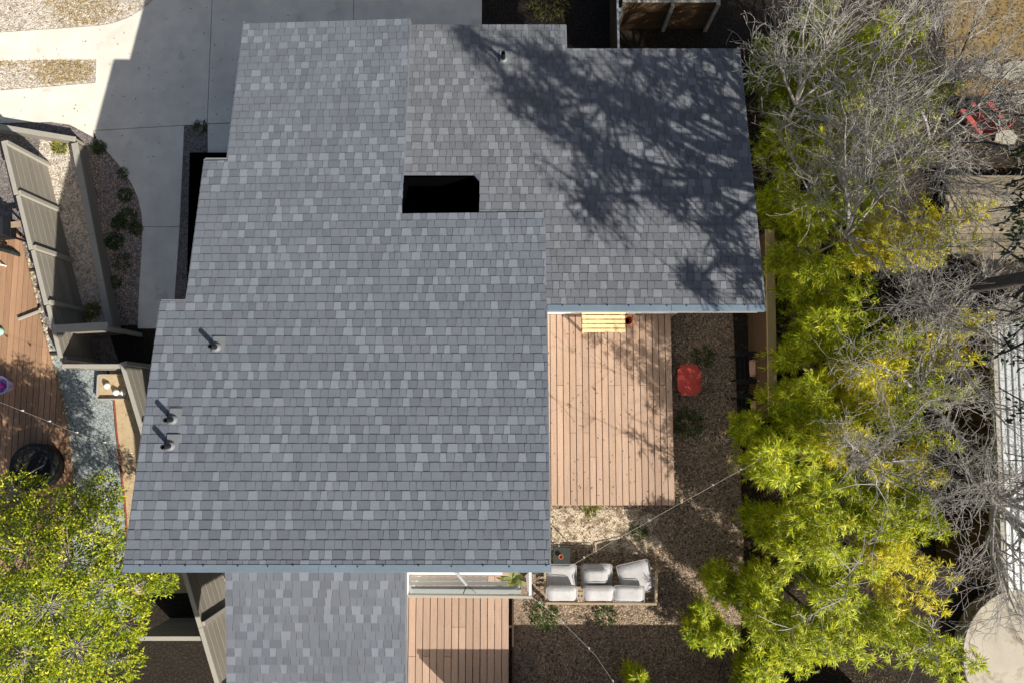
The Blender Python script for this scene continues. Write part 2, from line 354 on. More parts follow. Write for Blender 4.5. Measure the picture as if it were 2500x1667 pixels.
def piece_hexa(bm, p, zf, dz, step, sh):
    x0, x1, Yb, Yu, k, c, row = p; t = 0.0158 if k else 0.0142; tp = 0.008 if k else 0.0
    def S(x, y): return y + (shear(x, y) if sh else 0.0)
    g = 0.0004
    A = [(x0 + tp + g, Yb), (x1 - tp - g, Yb), (x1 - g, Yu), (x0 + g, Yu)]
    zz = lambda x, y: zf(S(x, y)) + dz
    bot = [(x, S(x, y), zz(x, y) - 0.002) for x, y in A]; top = [(x, S(x, y), zz(x, y) + (t if i < 2 else 0.0015 + (0.004 if k else 0))) for i, (x, y) in enumerate(A)]
    if step < 0: bot, top = bot[::-1], top[::-1]
    bm.hexa(bot, top, c)
main_roof = roof_slab(main_rects, RZ, 0, 'main_roof', True)
east_roof = roof_slab(east_rects, RZ, -DZ, 'east_roof')
ext_roof = roof_slab(ext_rects, zext, 0, 'porch_roof')
pm = pieces_for(main_rects, RZ, 0, YN, YS + 0.09, -1, (1, 1, 1), True)
pe = pieces_for(east_rects, RZ, -DZ, YE_N0, YE_S + 0.09, -1, (1.05, 1.005, .95))
px = pieces_for(ext_rects, zext, 0, -6.2, -2.0, 1, (1.0, .99, .97))
pm.sort(key=lambda p: -p[6]); near, far = pm[:290], pm[290:]
field = MB()
for p in far: piece_hexa(field, p, RZ, 0, -1, True)
for p in pe: piece_hexa(field, p, RZ, -DZ, -1, False)
for p in px: piece_hexa(field, p, zext, 0, 1, False)
tag(H_(field, 'shingles', 'shingle', tone=True), kind='stuff')
for p in near:
    bm = MB(); piece_hexa(bm, p, RZ, 0, -1, True); bm.build('shingle', M['shingle'], main_roof, tone=True)
# cut corner of the opening, opening lining
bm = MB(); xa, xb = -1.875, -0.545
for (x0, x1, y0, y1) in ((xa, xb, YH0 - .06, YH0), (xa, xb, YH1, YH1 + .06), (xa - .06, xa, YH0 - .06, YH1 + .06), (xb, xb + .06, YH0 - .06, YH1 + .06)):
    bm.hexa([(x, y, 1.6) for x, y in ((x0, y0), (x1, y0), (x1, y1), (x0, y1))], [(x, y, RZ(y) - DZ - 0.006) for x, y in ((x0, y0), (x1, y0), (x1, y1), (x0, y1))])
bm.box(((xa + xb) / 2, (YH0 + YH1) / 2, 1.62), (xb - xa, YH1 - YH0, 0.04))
tag(H_(bm, 'roof_opening', 'black'), 'black rectangular opening between the two roofs, one corner cut')  # near-black lining: the darkness of the deep pit is put into its colour
bm = MB(); c0, c1 = xb - 0.125, YH1 - 0.15
T = [(xb, c1), (xb, YH1), (c0, YH1)]
bm.add([(x, y, RZ(y) - DZ - .12) for x, y in T] + [(x, y, RZ(y) - DZ + .010) for x, y in T], [(2, 1, 0), (3, 4, 5), (0, 1, 4, 3), (1, 2, 5, 4), (2, 0, 3, 5)], (0.8, 0.8, 0.8))
H_(bm, 'corner_shingle', 'shingle', tone=True)
# walls, following the roof underside
def wallbox(name, x0, x1, y0, y1, zf, mat, dz=-0.16):
    bm = MB(); P = [(x0, y0), (x1, y0), (x1, y1), (x0, y1)]
    bm.hexa([(x, y, 0) for x, y in P], [(x, y, zf(y) + dz) for x, y in P]); return H_(bm, name, mat)
wallbox('wall', XA + .35, XM - .08, Y1, YN - .4, RZ, 'wall')
wallbox('wall', XB + .35, XM - .07, Y2 + .4, Y1 - .01, RZ, 'wall')
wallbox('wall', XC + .35, XS2 - .3, YS + .55, Y2 + .39, RZ, 'wall')
wallbox('wall', XM + .06, XE - .35, YH1 + .07, YE_N1 - .35, lambda y: RZ(y) - DZ, 'wall')
wallbox('wall', 0.27, XE - .352, 2.22, YH1 + .068, lambda y: RZ(y) - DZ, 'wall')
wallbox('wall', -4.3, -2.8, -5.9, YS + .54, zext, 'wall')
# metal: flashing along the high eaves, drip edge along rakes, nails
def flashing(x0, x1, y, dz, joints):
    bm = MB(); wy = 0.088
    xs = [x0] + joints + [x1]; out = []
    for a, c in zip(xs[:-1], xs[1:]):
        bm = MB(); g = .003
        bm.hexa([(a + g, y - .012, RZ(y) + dz - .01), (c - g, y - .012, RZ(y) + dz - .01), (c - g, y + wy, RZ(y + wy) + dz), (a + g, y + wy, RZ(y + wy) + dz)],
                [(a + g, y - .012, RZ(y) + dz + .021), (c - g, y - .012, RZ(y) + dz + .021), (c - g, y + wy, RZ(y + wy) + dz + .019), (a + g, y + wy, RZ(y + wy) + dz + .019)])
        fl = H_(bm, 'flashing', 'flash')
        bm = MB(); bm.box(((a + c) / 2, y - .016, RZ(y) + dz - .045), (c - a - 2 * g, .006, .13)); bm.build('drip_lip', M['flash'], fl)
        x = a + .25
        while x < c - .05:
            nl = MB(); yy = y + rng.uniform(.06, .085); nl.lathe([(.012, -.01), (.012, .004), (.006, .007)], (x, yy, RZ(yy) + dz + .020), 7)
            nl.build('nail', M['iron'], fl); x += rng.uniform(.25, .55)
flashing(XC - .012, XS2 + .012, YS, 0, [-2.85])
flashing(XS2 + .016, XE + .012, YE_S, -DZ, [2.6])
bm = MB(); bm.box(((XS2 + XE) / 2, YE_S + 0.03, RZ(YE_S) - DZ - .27), (XE - XS2, .03, .24)); H_(bm, 'fascia', 'white')
bm = MB(); bm.box(((XC + XS2) / 2, YS + 0.03, RZ(YS) - .27), (XS2 - XC, .03, .24)); H_(bm, 'fascia', 'white')
def rake(x, y0, y1, dz, sx, zf=RZ):
    bm = MB(); a, c = (x, x + sx * .022)
    a, c = min(a, c), max(a, c)
    bm.hexa([(a, y0, zf(y0) + dz - .12), (c, y0, zf(y0) + dz - .12), (c, y1, zf(y1) + dz - .12), (a, y1, zf(y1) + dz - .12)],
            [(a, y0, zf(y0) + dz + .004), (c, y0, zf(y0) + dz + .004), (c, y1, zf(y1) + dz + .004), (a, y1, zf(y1) + dz + .004)])
    H_(bm, 'drip_edge', 'drip')
for a in ((XA, Y1, YN, 0, -1), (XB, Y2, Y1, 0, -1), (XC, YS, Y2, 0, -1), (XM, YH1, YN, 0, 1), (XS2, YS, YE_S, 0, 1), (XE, YE_S, YE_N1, -DZ, 1), (XE1, YE_N1, YE_N0, -DZ, 1)): rake(*a)
rake(-4.77, -6.2, -2.0, 0, -1, zext); rake(-1.79, -6.2, -2.0, 0, 1, zext)
for x0, x1, y in ((XC, XB, Y2), (XB, XA, Y1)):          # eaves of the two western steps
    bm = MB(); bm.box(((x0 + x1) / 2, y + .011, RZ(y) - .058), (x1 - x0, .02, .13)); H_(bm, 'drip_edge', 'drip')
# low black ledge hugging the western wall
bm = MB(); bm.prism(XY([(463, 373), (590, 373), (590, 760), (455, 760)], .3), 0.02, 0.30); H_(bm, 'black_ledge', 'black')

# vent pipes standing on the roof
def roofpt(x, y, dz=0):
    d = ray(x, y); t = (5.45 + dz - CAM_H) / (d.z + SL * d.y); return Vector((0, 0, CAM_H)) + d * t
for x, y, dz, lb in ((530, 848, 0, 'black roof vent pipe nearest the stepped left corner'), (424, 1024, 0, 'black roof vent pipe, upper of the close pair by the left rake'),
                 (418, 1088, 0, 'black roof vent pipe, lower of the close pair by the left rake'), (1229, 148, -DZ, 'black roof vent pipe on the shaded right roof')):
    p = roofpt(x, y, dz); v = empty('vent_pipe', p, 0, lb, 'vent pipe', 'roof vent pipes')
    tilt = Matrix.Rotation(-math.radians(10), 3, 'X')
    bm = MB(); bm.box((0.03, 0.05, 0.018), (.20, .26, .006), rot=tilt); bm.build('flashing_plate', M['drip'], v)
    bm = MB(); bm.lathe([(.085, -.01), (.075, .03), (.05, .06), (.043, .065)], (0, 0, .01), 14, tilt); bm.build('boot', M['drip'], v, smooth=True)
    bm = MB(); bm.lathe([(.038, 0), (.038, .27), (.028, .27), (.028, .12)], (0, 0, 0), 14); bm.build('pipe', M['ventgrey'], v)

# ------------------------------------------------------------------ timber decks
def deck(name, label, x0, x1, y0, y1, z, bw, mat, clip=None):
    d = empty(name, (x0, y0, 0), 0, label, 'deck')
    n = int((x1 - x0) / bw)
    for i in range(n):
        a = x0 + i * bw; ya, yb = y0, y1
        if clip: ya, yb = clip(a + bw / 2, y0, y1)
        if yb - ya < .1: continue
        bm = MB(); g = .006 + rng.uniform(0, .003); jz = rng.uniform(-.002, .002)
        if clip:
            q0, q1 = clip(a + g, y0, y1)[1], clip(a + bw - g, y0, y1)[1]
            if min(q0, q1) - ya < .1: continue
            X0, X1 = a + g - x0, a + bw - g - x0; F4 = [(X0, 0), (X1, 0), (X1, q1 - y0), (X0, q0 - y0)]
            bm.hexa([(x, y, z - .028) for x, y in F4], [(x, y, z + jz) for x, y in F4])
        else:
            cuts = [ya, yb] if rng.random() < .55 else [ya, ya + (yb - ya) * rng.choice([.375, .625, .25]), yb]
            for qa, qb in zip(cuts[1:-1], cuts[2:]):     # a butt joint: the second length is a board of its own
                b2 = MB(); b2.cbox((a - x0 + bw / 2, (qa + qb) / 2 - y0, z - .014 - jz), (bw - 2 * g, qb - qa - .006, .028), .004); b2.build('board', M[mat], d)
            ya, yb = cuts[0], cuts[1]
            bm.cbox((a - x0 + bw / 2, (ya + yb) / 2 - y0, z - .014 + jz), (bw - 2 * g, yb - ya + rng.uniform(-.010, .0), .028), .004)
        bm.build('board', M[mat], d)
    if not clip:
        for s, (c, dm) in enumerate((((x1 - x0 - .06, (y1 - y0) / 2, z / 2 - .02), (.04, y1 - y0 - .06, z - .045)), (((x1 - x0) / 2, .04, z / 2 - .02), (x1 - x0 - .1, .04, z - .045)))):
            bm = MB(); bm.box(c, dm); bm.build('rim_joist', M['joist'], d)
    for k in range(4):
        yy = (y1 - y0) * (k + .5) / 4
        bm = MB(); bm.box(((x1 - x0) / 2, yy, z - .1), ((x1 - x0) * (.94 if not clip else .7), .05, .12)); bm.build('joist', M['joist'], d)
    return d
DX1 = G(1643, 1000, .4).x; DY0 = G(1500, 1233, .4).y
deck('back_deck', 'brown timber deck in the corner of the house, bench at its upper end', DX1 - 23 * .1468, DX1, DY0, 2.215, .4, .1468, 'deck')
LX0 = G(994, 1500, .45).x; LX1 = G(1259, 1500, .45).x
deck('side_deck', 'brown timber deck below the white pergola and beside the porch roof', LX0 - .6, LX1, -6.6, -1.6, .45, .158, 'deck')
NX = [G(x, y, .12) for x, y in ((48, 570), (100, 790), (146, 960), (170, 1080), (186, 1300))]
def nclip(x, y0, y1):
    for a, c in zip(NX[:-1], NX[1:]):
        if a.x <= x <= c.x: return y0, a.y + (c.y - a.y) * (x - a.x) / (c.x - a.x)
    return (y0, y1) if x < NX[0].x else (0, 0)
deck('neighbour_deck', 'reddish timber deck of the neighbour, at the far left', -14.4, NX[-1].x, -3.6, G(0, 560, .12).y, .12, .137, 'deck2', nclip)
dd = empty('timber_platform', G(2300, 640), 0, 'pale weathered timber platform under the bare branches at right', 'platform')
o0 = G(2300, 640)
for i in range(13):
    bm = MB(); bm.cbox((1.75, .07 + i * .155, .32), (3.5 + rng.uniform(-.1, .1), .145, .03), .004); bm.build('board', M['deck3'], dd)
bm = MB(); bm.box((1.75, 1.0, .15), (3.3, 1.8, .26)); bm.build('joist_frame', M['joist'], dd)

# ------------------------------------------------------------------ fences
def fence(label, p0, p1, h, panels, step=0.0, boards=7, mat='fence', capmat='cap', cap=(.09, .035), z0=0.0, name='board_fence', group=None, posts=True):
    p0, p1 = Vector(p0).to_2d(), Vector(p1).to_2d(); d = p1 - p0; L_ = d.length; a = math.atan2(d.y, d.x)
    f = empty(name, (p0.x, p0.y, 0), a, label, 'fence', group); pl = L_ / panels
    for i in range(panels):
        hh = h - step * i; bh = hh / boards
        for j in range(boards):
            bm = MB(); bm.cbox((pl * (i + .5), 0, z0 + bh * (j + .5)), (pl - .02, .024 + .003 * (j % 2), bh - .008), .004); bm.build('board', M[mat], f)
        bm = MB(); bm.cbox((pl * (i + .5), 0, z0 + hh + cap[1] / 2), (pl - .004, cap[0], cap[1]), .005); bm.build('cap_rail', M[capmat], f)
        if posts:
            bm = MB(); bm.box((pl * i + .045, -.055, (z0 + hh) / 2 - .01), (.085, .075, z0 + hh - .02)); bm.build('post', M[capmat], f)
    bm = MB(); bm.box((L_ - .045, -.055, (z0 + h - step * (panels - 1)) / 2), (.085, .075, z0 + h - step * (panels - 1) + .03)); bm.build('post', M[capmat], f)
    return f
fz = 1.35
A, B_ = G(8, 345, fz + .15), G(148, 880, fz)
# stepped boundary fence: top line surveyed, posts on its eastern face
fence('taupe horizontal board fence stepping down beside the neighbouring deck', B_, A, fz - .05, 4, -.06)
fence('taupe board fence running beneath the left eave from the pebble tray', G(540, 1700, 1.6), G(297, 884, 1.6), 1.58, 5)
fence('low taupe fence crossing above the tray of white globes', G(150, 893, 1.5), G(305, 893, 1.5), 1.46, 1, posts=False)
fence('short taupe gate with a wide cap standing in the black shade', G(130, 803, 1.5), G(262, 795, 1.5), 1.44, 1, cap=(.17, .06), posts=False)
def lowwall(label, p0, p1, h, wd, mat):
    d = (p1 - p0); a = math.atan2(d.y, d.x); r = empty('retaining_wall', (p0.x, p0.y, 0), a, label, 'wall', None)
    n = max(2, int(d.length / 1.1)); pl = d.length / n
    for i in range(n):
        bm = MB(); bm.cbox((pl * (i + .5), 0, h + .02), (pl - .006, wd, .04), .006); bm.build('cap_board', M['cap'], r)
    for j in range(3):
        bm = MB(); bm.box((d.length / 2, 0, h * (j + .5) / 3), (d.length, wd * .55, h / 3 - .01)); bm.build('timber', M[mat], r)
lowwall('low taupe retaining wall running along the gravel bed by the walkway', G(182, 350, .45), G(268, 800, .45), .43, .15, 'fence')
lowwall('low taupe retaining wall closing the gravel bed towards the driveway', G(-160, 283, .45), G(184, 341, .45), .43, .12, 'fence')
# beam-topped fence along the eastern boundary
ea, eb = G(1888, 1010, 1.5), G(1880, 560, 1.5)
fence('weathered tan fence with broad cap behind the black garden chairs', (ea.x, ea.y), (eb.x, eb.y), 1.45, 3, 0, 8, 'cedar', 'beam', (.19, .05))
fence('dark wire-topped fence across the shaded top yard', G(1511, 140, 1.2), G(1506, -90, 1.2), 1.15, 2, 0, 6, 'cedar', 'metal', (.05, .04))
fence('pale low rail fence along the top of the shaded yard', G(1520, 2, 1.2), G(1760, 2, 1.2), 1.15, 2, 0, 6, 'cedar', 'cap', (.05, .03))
fence('dim taupe fence behind the leafy tree, closing the side passage', G(330, 1560, 1.5), G(505, 1560, 1.5), 1.4, 1, posts=False)

fence('unseen brown board fence added below the back yard for its shade', (-0.5, -6.75), (8.4, -6.75), 2.1, 5, 0, 9, 'cedar', 'beam')  # added out of view so its shadow darkens the bottom of the yard

# ------------------------------------------------------------------ pergola, furniture
zp = 2.6
pg = empty('pergola', G(1140, 1450, 0), 0, 'white slatted pergola frame under the bottom eave beside the porch roof', 'pergola'); o0 = pg.location.copy()
def PB(name, a, c, wd, hh, mat, z=zp):         # bar between two surveyed points
    p, q = G(*a, z), G(*c, z); d = q - p; bm = MB()
    bm.cbox((p + q) / 2 - o0, (d.length, wd, hh), .004, math.atan2(d.y, d.x)); return bm.build(name, M[mat], pg)
PB('beam', (985, 1452), (1300, 1455), .05, .12, 'cap'); PB('beam', (1294, 1330), (1294, 1451), .05, .11, 'white')
PB('beam', (994, 1330), (994, 1449), .05, .11, 'white')
for y, x1 in ((1400, 1226), (1411.5, 1192), (1423, 1240), (1388, 1290), (1376, 1290)): PB('slat', (998, y), (x1, y), .072, .03, 'white', 2.3)
PB('panel', (1004, 1439), (1272, 1439), .145, .012, 'glasspanel', 2.42); PB('brace', (1108, 1390), (1140, 1428), .045, .05, 'metal', 2.5)
PB('strut', (1140, 1426), (1131, 1448), .016, .02, 'iron', 2.5); PB('strut', (1141, 1427), (1162, 1447), .008, .012, 'iron', 2.5)
for x in (996, 1292):
    p = G(x, 1447, zp) - o0; bm = MB(); bm.box((p.x, p.y, zp / 2), (.07, .07, zp)); bm.build('post', M['white'], pg)
# bench
bs = G(1474, 785, .86); bench = empty('garden_bench', (bs.x, bs.y, .4), 0, 'pale yellow pine slatted bench on the back deck by the wall', 'bench')
for i in range(5):
    bm = MB(); bm.cbox((-.005 * (i % 2), -.2 + i * .1, .45), (.96 + .02 * (i == 4), .076, .024), .005); bm.build('slat', M['pine'], bench)
for sx in (-1, 1):
    for sy in (-1, 1):
        bm = MB(); bm.box((sx * .43, sy * .19, .22), (.05, .05, .436)); bm.build('leg', M['pine'], bench)
    bm = MB(); bm.box((sx * .43, 0, .41), (.03, .42, .05)); bm.build('rail', M['pine'], bench)
pp = G(1534, 782, .66); pot = empty('flower_pot', (pp.x, pp.y, .4), 0, 'empty terracotta flower pot beside the pine bench', 'flower pot')
bm = MB(); bm.lathe([(.075, 0), (.105, .2), (.12, .2), (.12, .26), (.1, .26), (.088, .2), (.06, .05)], (0, 0, 0), 20); bm.build('pot', M['terra'], pot, smooth=False)
bm = MB(); bm.lathe([(.088, .03), (.088, .05)], (0, 0, 0), 16); bm.build('potting_soil', M['soil'], pot)
# red octagonal side table
tp = G(1683, 927, .45); tb = empty('side_table', (tp.x, tp.y, 0), 0, 'faded red side table with notched corners on the brown gravel', 'table')
hx, hy, n_ = .262, .355, .085
oct_ = [(-hx + n_, -hy), (hx - n_, -hy), (hx - n_ * .9, -hy + n_ * .8), (hx, -hy + n_ * 1.3), (hx, hy - n_ * 1.3), (hx - n_ * .9, hy - n_ * .8), (hx - n_, hy), (-hx + n_, hy), (-hx + n_ * .9, hy - n_ * .8), (-hx, hy - n_ * 1.3), (-hx, -hy + n_ * 1.3), (-hx + n_ * .9, -hy + n_ * .8)]
bm = MB(); bm.prism(oct_, .425, .447); top = bm.build('tabletop', M['red'], tb)
bm = MB(); bm.prism([(x * .86, y * .86) for x, y in oct_], .4475, .452); bm.build('raised_panel', M['red'], top)
for sx in (-1, 1):
    for sy in (-1, 1):
        bm = MB(); bm.box((sx * .17, sy * .25, .21), (.05, .05, .425)); bm.build('leg', M['red'], tb)
# adirondack chairs (seat faces +x of the chair)
def adirondack(loc, rz, label, mat, group):
    c = empty('garden_chair', loc, rz, label, 'chair', group)
    for i in range(5):
        bm = MB(); bm.cbox((.34 - i * .115, 0, .34 - i * .022), (.10, .50, .022), .004, rot=Matrix.Rotation(-.2, 3, 'Y')); bm.build('seat_slat', M[mat], c)
    for i in range(5):
        y = -.2 + i * .1; bm = MB(); bm.cbox((-.38, y, .58), (.02, .088, .78 - .05 * abs(i - 2)), .004, rot=Matrix.Rotation(-.38, 3, 'Y')); bm.build('back_slat', M[mat], c)
    for s in (-1, 1):
        bm = MB(); bm.cbox((.06, s * .31, .55), (.74, .12, .024), .004); bm.build('armrest', M[mat], c)
        bm = MB(); bm.box((.36, s * .28, .27), (.09, .03, .54)); bm.build('leg', M[mat], c)
        bm = MB(); bm.box((-.28, s * .28, .26), (.08, .03, .52)); bm.build('leg', M[mat], c)
    bm = MB(); bm.box((-.42, 0, .62), (.03, .52, .06)); bm.build('back_rail', M[mat], c)
    return c
def soft(bm, c, d, rz=0.0, tilt=0.0, puff=.35, n=8):      # pillow shape
    Mx = Matrix.Rotation(rz, 3, 'Z') @ Matrix.Rotation(tilt, 3, 'X'); V = []; F = []
    for s in (1, -1):
        for i in range(n + 1):
            for j in range(n + 1):
                u, v = i / n * 2 - 1, j / n * 2 - 1
                e = ((1 - u ** 8) * (1 - v ** 8)) ** (puff * 1.6); pin = 1 - .05 * (abs(u) * abs(v)) ** 3 + 0.03 * (1 - abs(u)) * (abs(v) > .99) * -1
                V.append(Mx @ Vector((u * d[0] / 2 * pin, v * d[1] / 2 * pin, s * d[2] / 2 * e + .004 * math.sin(5 * u + 3 * v))) + Vector(c))
    m = (n + 1) ** 2
    for i in range(n):
        for j in range(n):
            a = i * (n + 1) + j; F.append((a, a + n + 1, a + n + 2, a + 1)); F.append((m + a, m + a + 1, m + a + n + 2, m + a + n + 1))
    return bm.add(V, F)
for (x, y, lb, cl) in ((1838, 898, 'black slatted garden chair beside the red table, its pillow in full view', 'pink floral pillow on the upper black garden chair'),
                       (1842, 1000, 'black slatted garden chair half buried under the bamboo', 'pink floral pillow half hidden by bamboo leaves')):
    p = G(x, y, .4); adirondack((p.x, p.y, 0.012), math.pi, lb, 'blackwood', 'black garden chairs')
    bm = MB(); soft(bm, (0, 0, 0), (.36, .40, .13), .03, 0); q = bm.build('throw_pillow', M['floral'], smooth=True); tag(q, cl, 'pillow', 'floral pillows')
    q.location = (p.x + .1, p.y + .0, .43); q.rotation_euler = (0, -.25, 0)
p = G(2390, 290, .4); adirondack((p.x, p.y, 0.012), 2.2, 'red painted garden chair under the bare branches', 'redwood', None)
# sofa
sp = G(1466, 1425, .4); sofa = empty('garden_sofa', (sp.x, sp.y, .012), 0, 'weathered outdoor sofa with off-white cushions beside the bottom eave', 'sofa')
S_ = lambda x, y, z: Vector((G(x, y, z).x - sp.x, G(x, y, z).y - sp.y, z - .012))
def bar(a, c, wd, hh, mat='teak', name='rail'):
    d = c - a; bm = MB(); bm.cbox((a + c) / 2, (d.length + wd, wd, hh), .006, math.atan2(d.y, d.x)); bm.build(name, M[mat], sofa)
bar(S_(1603, 1395, .55), S_(1601, 1472, .55), .06, .05, name='armrest'); bar(S_(1330, 1395, .55), S_(1332, 1470, .55), .05, .05, name='armrest')
bar(S_(1334, 1471, .62), S_(1600, 1473, .62), .05, .06, name='back_rail'); bar(S_(1338, 1385, .24), S_(1598, 1385, .24), .05, .09, name='front_rail')
for i in range(7):
    y = 1386 + i * 12; bar(S_(1338, y, .26), S_(1596, y, .26), .06, .02, name='seat_slat')
for x, y in ((1332, 1388), (1602, 1388), (1332, 1471), (1602, 1471)):
    q = S_(x, y, .3); bm = MB(); bm.box((q.x, q.y, .28), (.06, .06, .56)); bm.build('leg', M['teak'], sofa)
def cushion(x, y, z, d, rz=0, tilt=0, name='seat_cushion'):
    q = S_(x, y, z); bm = MB(); soft(bm, q, d, rz, tilt, .09); cu = bm.build(name, M['cushion'], sofa, smooth=True)
    Mx = Matrix.Rotation(rz, 3, 'Z') @ Matrix.Rotation(tilt, 3, 'X'); k = .985
    L4 = [Mx @ Vector((a * d[0] / 2 * k, c * d[1] / 2 * k, d[2] * .30)) + q for a, c in ((-.9, -1), (.9, -1), (1, -.9), (1, .9), (.9, 1), (-.9, 1), (-1, .9), (-1, -.9), (-.9, -1))]
    bm = MB(); bm.tube(L4, .009, 5); bm.build('piping', M['piping'], cu)
cushion(1369, 1407, .40, (.70, .58, .17)); cushion(1456, 1405, .40, (.70, .55, .17)); cushion(1551, 1408, .44, (.74, .70, .17), .22)
cushion(1371, 1446, .60, (.70, .36, .2), 0, .45, 'back_cushion'); cushion(1462, 1446, .60, (.70, .36, .2), 0, .45, 'back_cushion'); cushion(1535, 1447, .60, (.68, .36, .17), -.03, .1, 'back_cushion')
bm = MB(); soft(bm, (0, 0, 0), (.52, .34, .13)); q = bm.build('throw_pillow', M['cushion'], smooth=True); g = G(1455, 1407, .55); q.location = (g.x, g.y, .55)
tag(q, 'small off-white pillow lying on the middle seat of the sofa', 'pillow')
# black folding chair with an orange pot
fp = G(1371, 1350, .4); fc = empty('folding_chair', (fp.x, fp.y, .012), -.05, 'black iron chair with green seat beside the sofa', 'chair')
bm = MB(); bm.cbox((0, -.05, .42), (.38, .40, .03), .008); bm.build('seat', M['greenfab'], fc)
for s in (-1, 1):
    bm = MB(); bm.tube([(s * .19, .17, 0), (s * .19, .2, .42), (s * .19, .27, .85)], .013); bm.build('back_post', M['iron'], fc)
    bm = MB(); bm.tube([(s * .19, -.24, 0), (s * .19, -.22, .42)], .013); bm.build('leg', M['iron'], fc)
for i in range(8):
    x = -.165 + i * .047; bm = MB(); bm.tube([(x, .2, .45), (x, .27, .84)], .007, 5); bm.build('back_bar', M['iron'], fc)
bm = MB(); bm.tube([(-.19, .27, .85), (.19, .27, .85)], .014); bm.build('top_rail', M['iron'], fc)
g = G(1369, 1357, .47); bm = MB(); bm.lathe([(.03, 0), (.05, .05), (.055, .08), (.045, .08), (.03, .03)], (0, 0, 0), 14); q = bm.build('small_pot', M['terra']); q.location = (g.x, g.y, .448)
tag(q, 'small orange clay pot standing on the black chair', 'pot')
# pebble tray with globes
g0 = G(276, 944, .2); tr = empty('planter_tray', (g0.x, g0.y, .02), 0, 'wooden tray of soil beside the grey gravel path', 'planter'); TW, TH = .72, .56
bm = MB(); bm.box((0, 0, .06), (TW - .04, TH - .04, .08)); bm.build('soil_fill', M['tan'], tr)
for c, d in (((-TW / 2, 0, .1), (.035, TH, .2)), ((TW / 2, 0, .1), (.035, TH, .2)), ((0, TH / 2, .1), (TW - .036, .035, .2)), ((0, -TH / 2, .1), (TW - .036, .035, .2))):
    bm = MB(); bm.cbox(c, d, .005); bm.build('side_board', M['cap'], tr)
for x, y, lb in ((261, 941, 'white globe in the wooden tray, nearest the grey path'), (283, 957, 'white globe in the middle of the wooden tray'), (301, 957, 'white globe in the wooden tray, nearest the fence')):
    p = G(x, y, .2); bm = MB(); bm.lathe([(.01, -.075), (.05, -.06), (.078, 0), (.05, .06), (.01, .075)], (0, 0, 0), 16); q = bm.build('globe', M['white'], smooth=True); q.location = (p.x, p.y, .195)
    tag(q, lb, 'globe', 'white globes in the tray')
# neighbour's things
g = G(18, 575, .5); gr = empty('barbecue', (g.x, g.y, .12), .1, 'black barbecue cart on the far left deck, cut by the frame', 'barbecue')
bm = MB(); bm.cbox((-.05, .1, .75), (.55, .42, .3), .06); bm.build('lid', M['blackpaint'], gr)
bm = MB(); bm.cbox((-.05, .1, .5), (.56, .44, .2), .01); bm.build('firebox', M['iron'], gr)
bm = MB(); bm.cbox((.38, .16, .62), (.24, .14, .03), .005); bm.build('side_shelf', M['teak'], gr)
for sx in (-1, 1):
    for sy in (-1, 1):
        bm = MB(); bm.box((-.05 + sx * .24, .1 + sy * .18, .2), (.04, .04, .42)); bm.build('leg', M['iron'], gr)
g = G(20, 612, .3); bm = MB(); bm.tube([(-.5, .06, 0), (-.2, .05, .03), (.05, -.02, .03), (.2, -.1, 0)], [.05, .06, .06, .03], 8); q = bm.build('cover_roll', M['rubber']); q.location = (g.x, g.y, .19)
tag(q, 'rolled dark cover lying on the deck beside the barbecue', 'cover')
g = G(-12, 648, .2); st = empty('round_stool', (g.x, g.y, .12), 0, 'white round stool top at the left picture edge', 'stool')
bm = MB(); bm.lathe([(.24, .40), (.27, .42), (.27, .45), (.25, .46)], (0, 0, 0), 24); bm.build('seat', M['white'], st)
for k in range(3):
    a = k * 2.09; bm = MB(); bm.tube([(.2 * math.cos(a), .2 * math.sin(a), 0), (.14 * math.cos(a), .14 * math.sin(a), .4)], .02); bm.build('leg', M['white'], st)
a, c = G(45, 780, .2), G(102, 758, .2); bm = MB(); d = c - a; bm.cbox((a + c) / 2 + Vector((0, 0, .0)), (d.length, .06, .05), .006, math.atan2(d.y, d.x)); tag(bm.build('timber_offcut', M['cap']), 'loose pale timber offcut lying on the left deck', 'timber')
g = G(6, 940, .3); bn = empty('toy_tub', (g.x, g.y, .12), .5, 'lilac plastic tub with a magenta ball on the left deck', 'tub')
bm = MB(); bm.lathe([(.15, 0), (.21, .28), (.225, .29), (.19, .28), (.14, .04)], (0, 0, 0), 8); bm.build('tub', M['lilac'], bn)
bm = MB(); bm.lathe([(.01, .1), (.06, .13), (.08, .19), (.06, .25), (.01, .27)], (-.02, 0, 0), 12); bm.build('ball', M['purple'], bn, smooth=True)
g = G(-2, 810, .2); bm = MB(); bm.lathe([(.02, 0), (.09, .03), (.10, .09), (.06, .13), (.01, .14)], (0, 0, 0), 14); q = bm.build('toy_ball', M['mint'], smooth=True); q.location = (g.x, g.y, .12)
tag(q, 'mint green ball at the left picture edge', 'ball')
g = G(78, 1140, .5); cv = empty('fire_pit', (g.x, g.y, .12), 0, 'black round covered fire pit half under the leafy tree', 'fire pit')
bm = MB(); bm.lathe([(.50, 0), (.54, .34), (.50, .40), (.42, .38), (.36, .2), (.3, .12)], (0, 0, 0), 28); bm.build('bowl', M['rubber'], cv, smooth=True)
bm = MB(); bm.tube([(-.5, -.35, .42), (0, -.12, .44), (.3, .06, .42)], .012); bm.build('poker', M['wire'], cv)
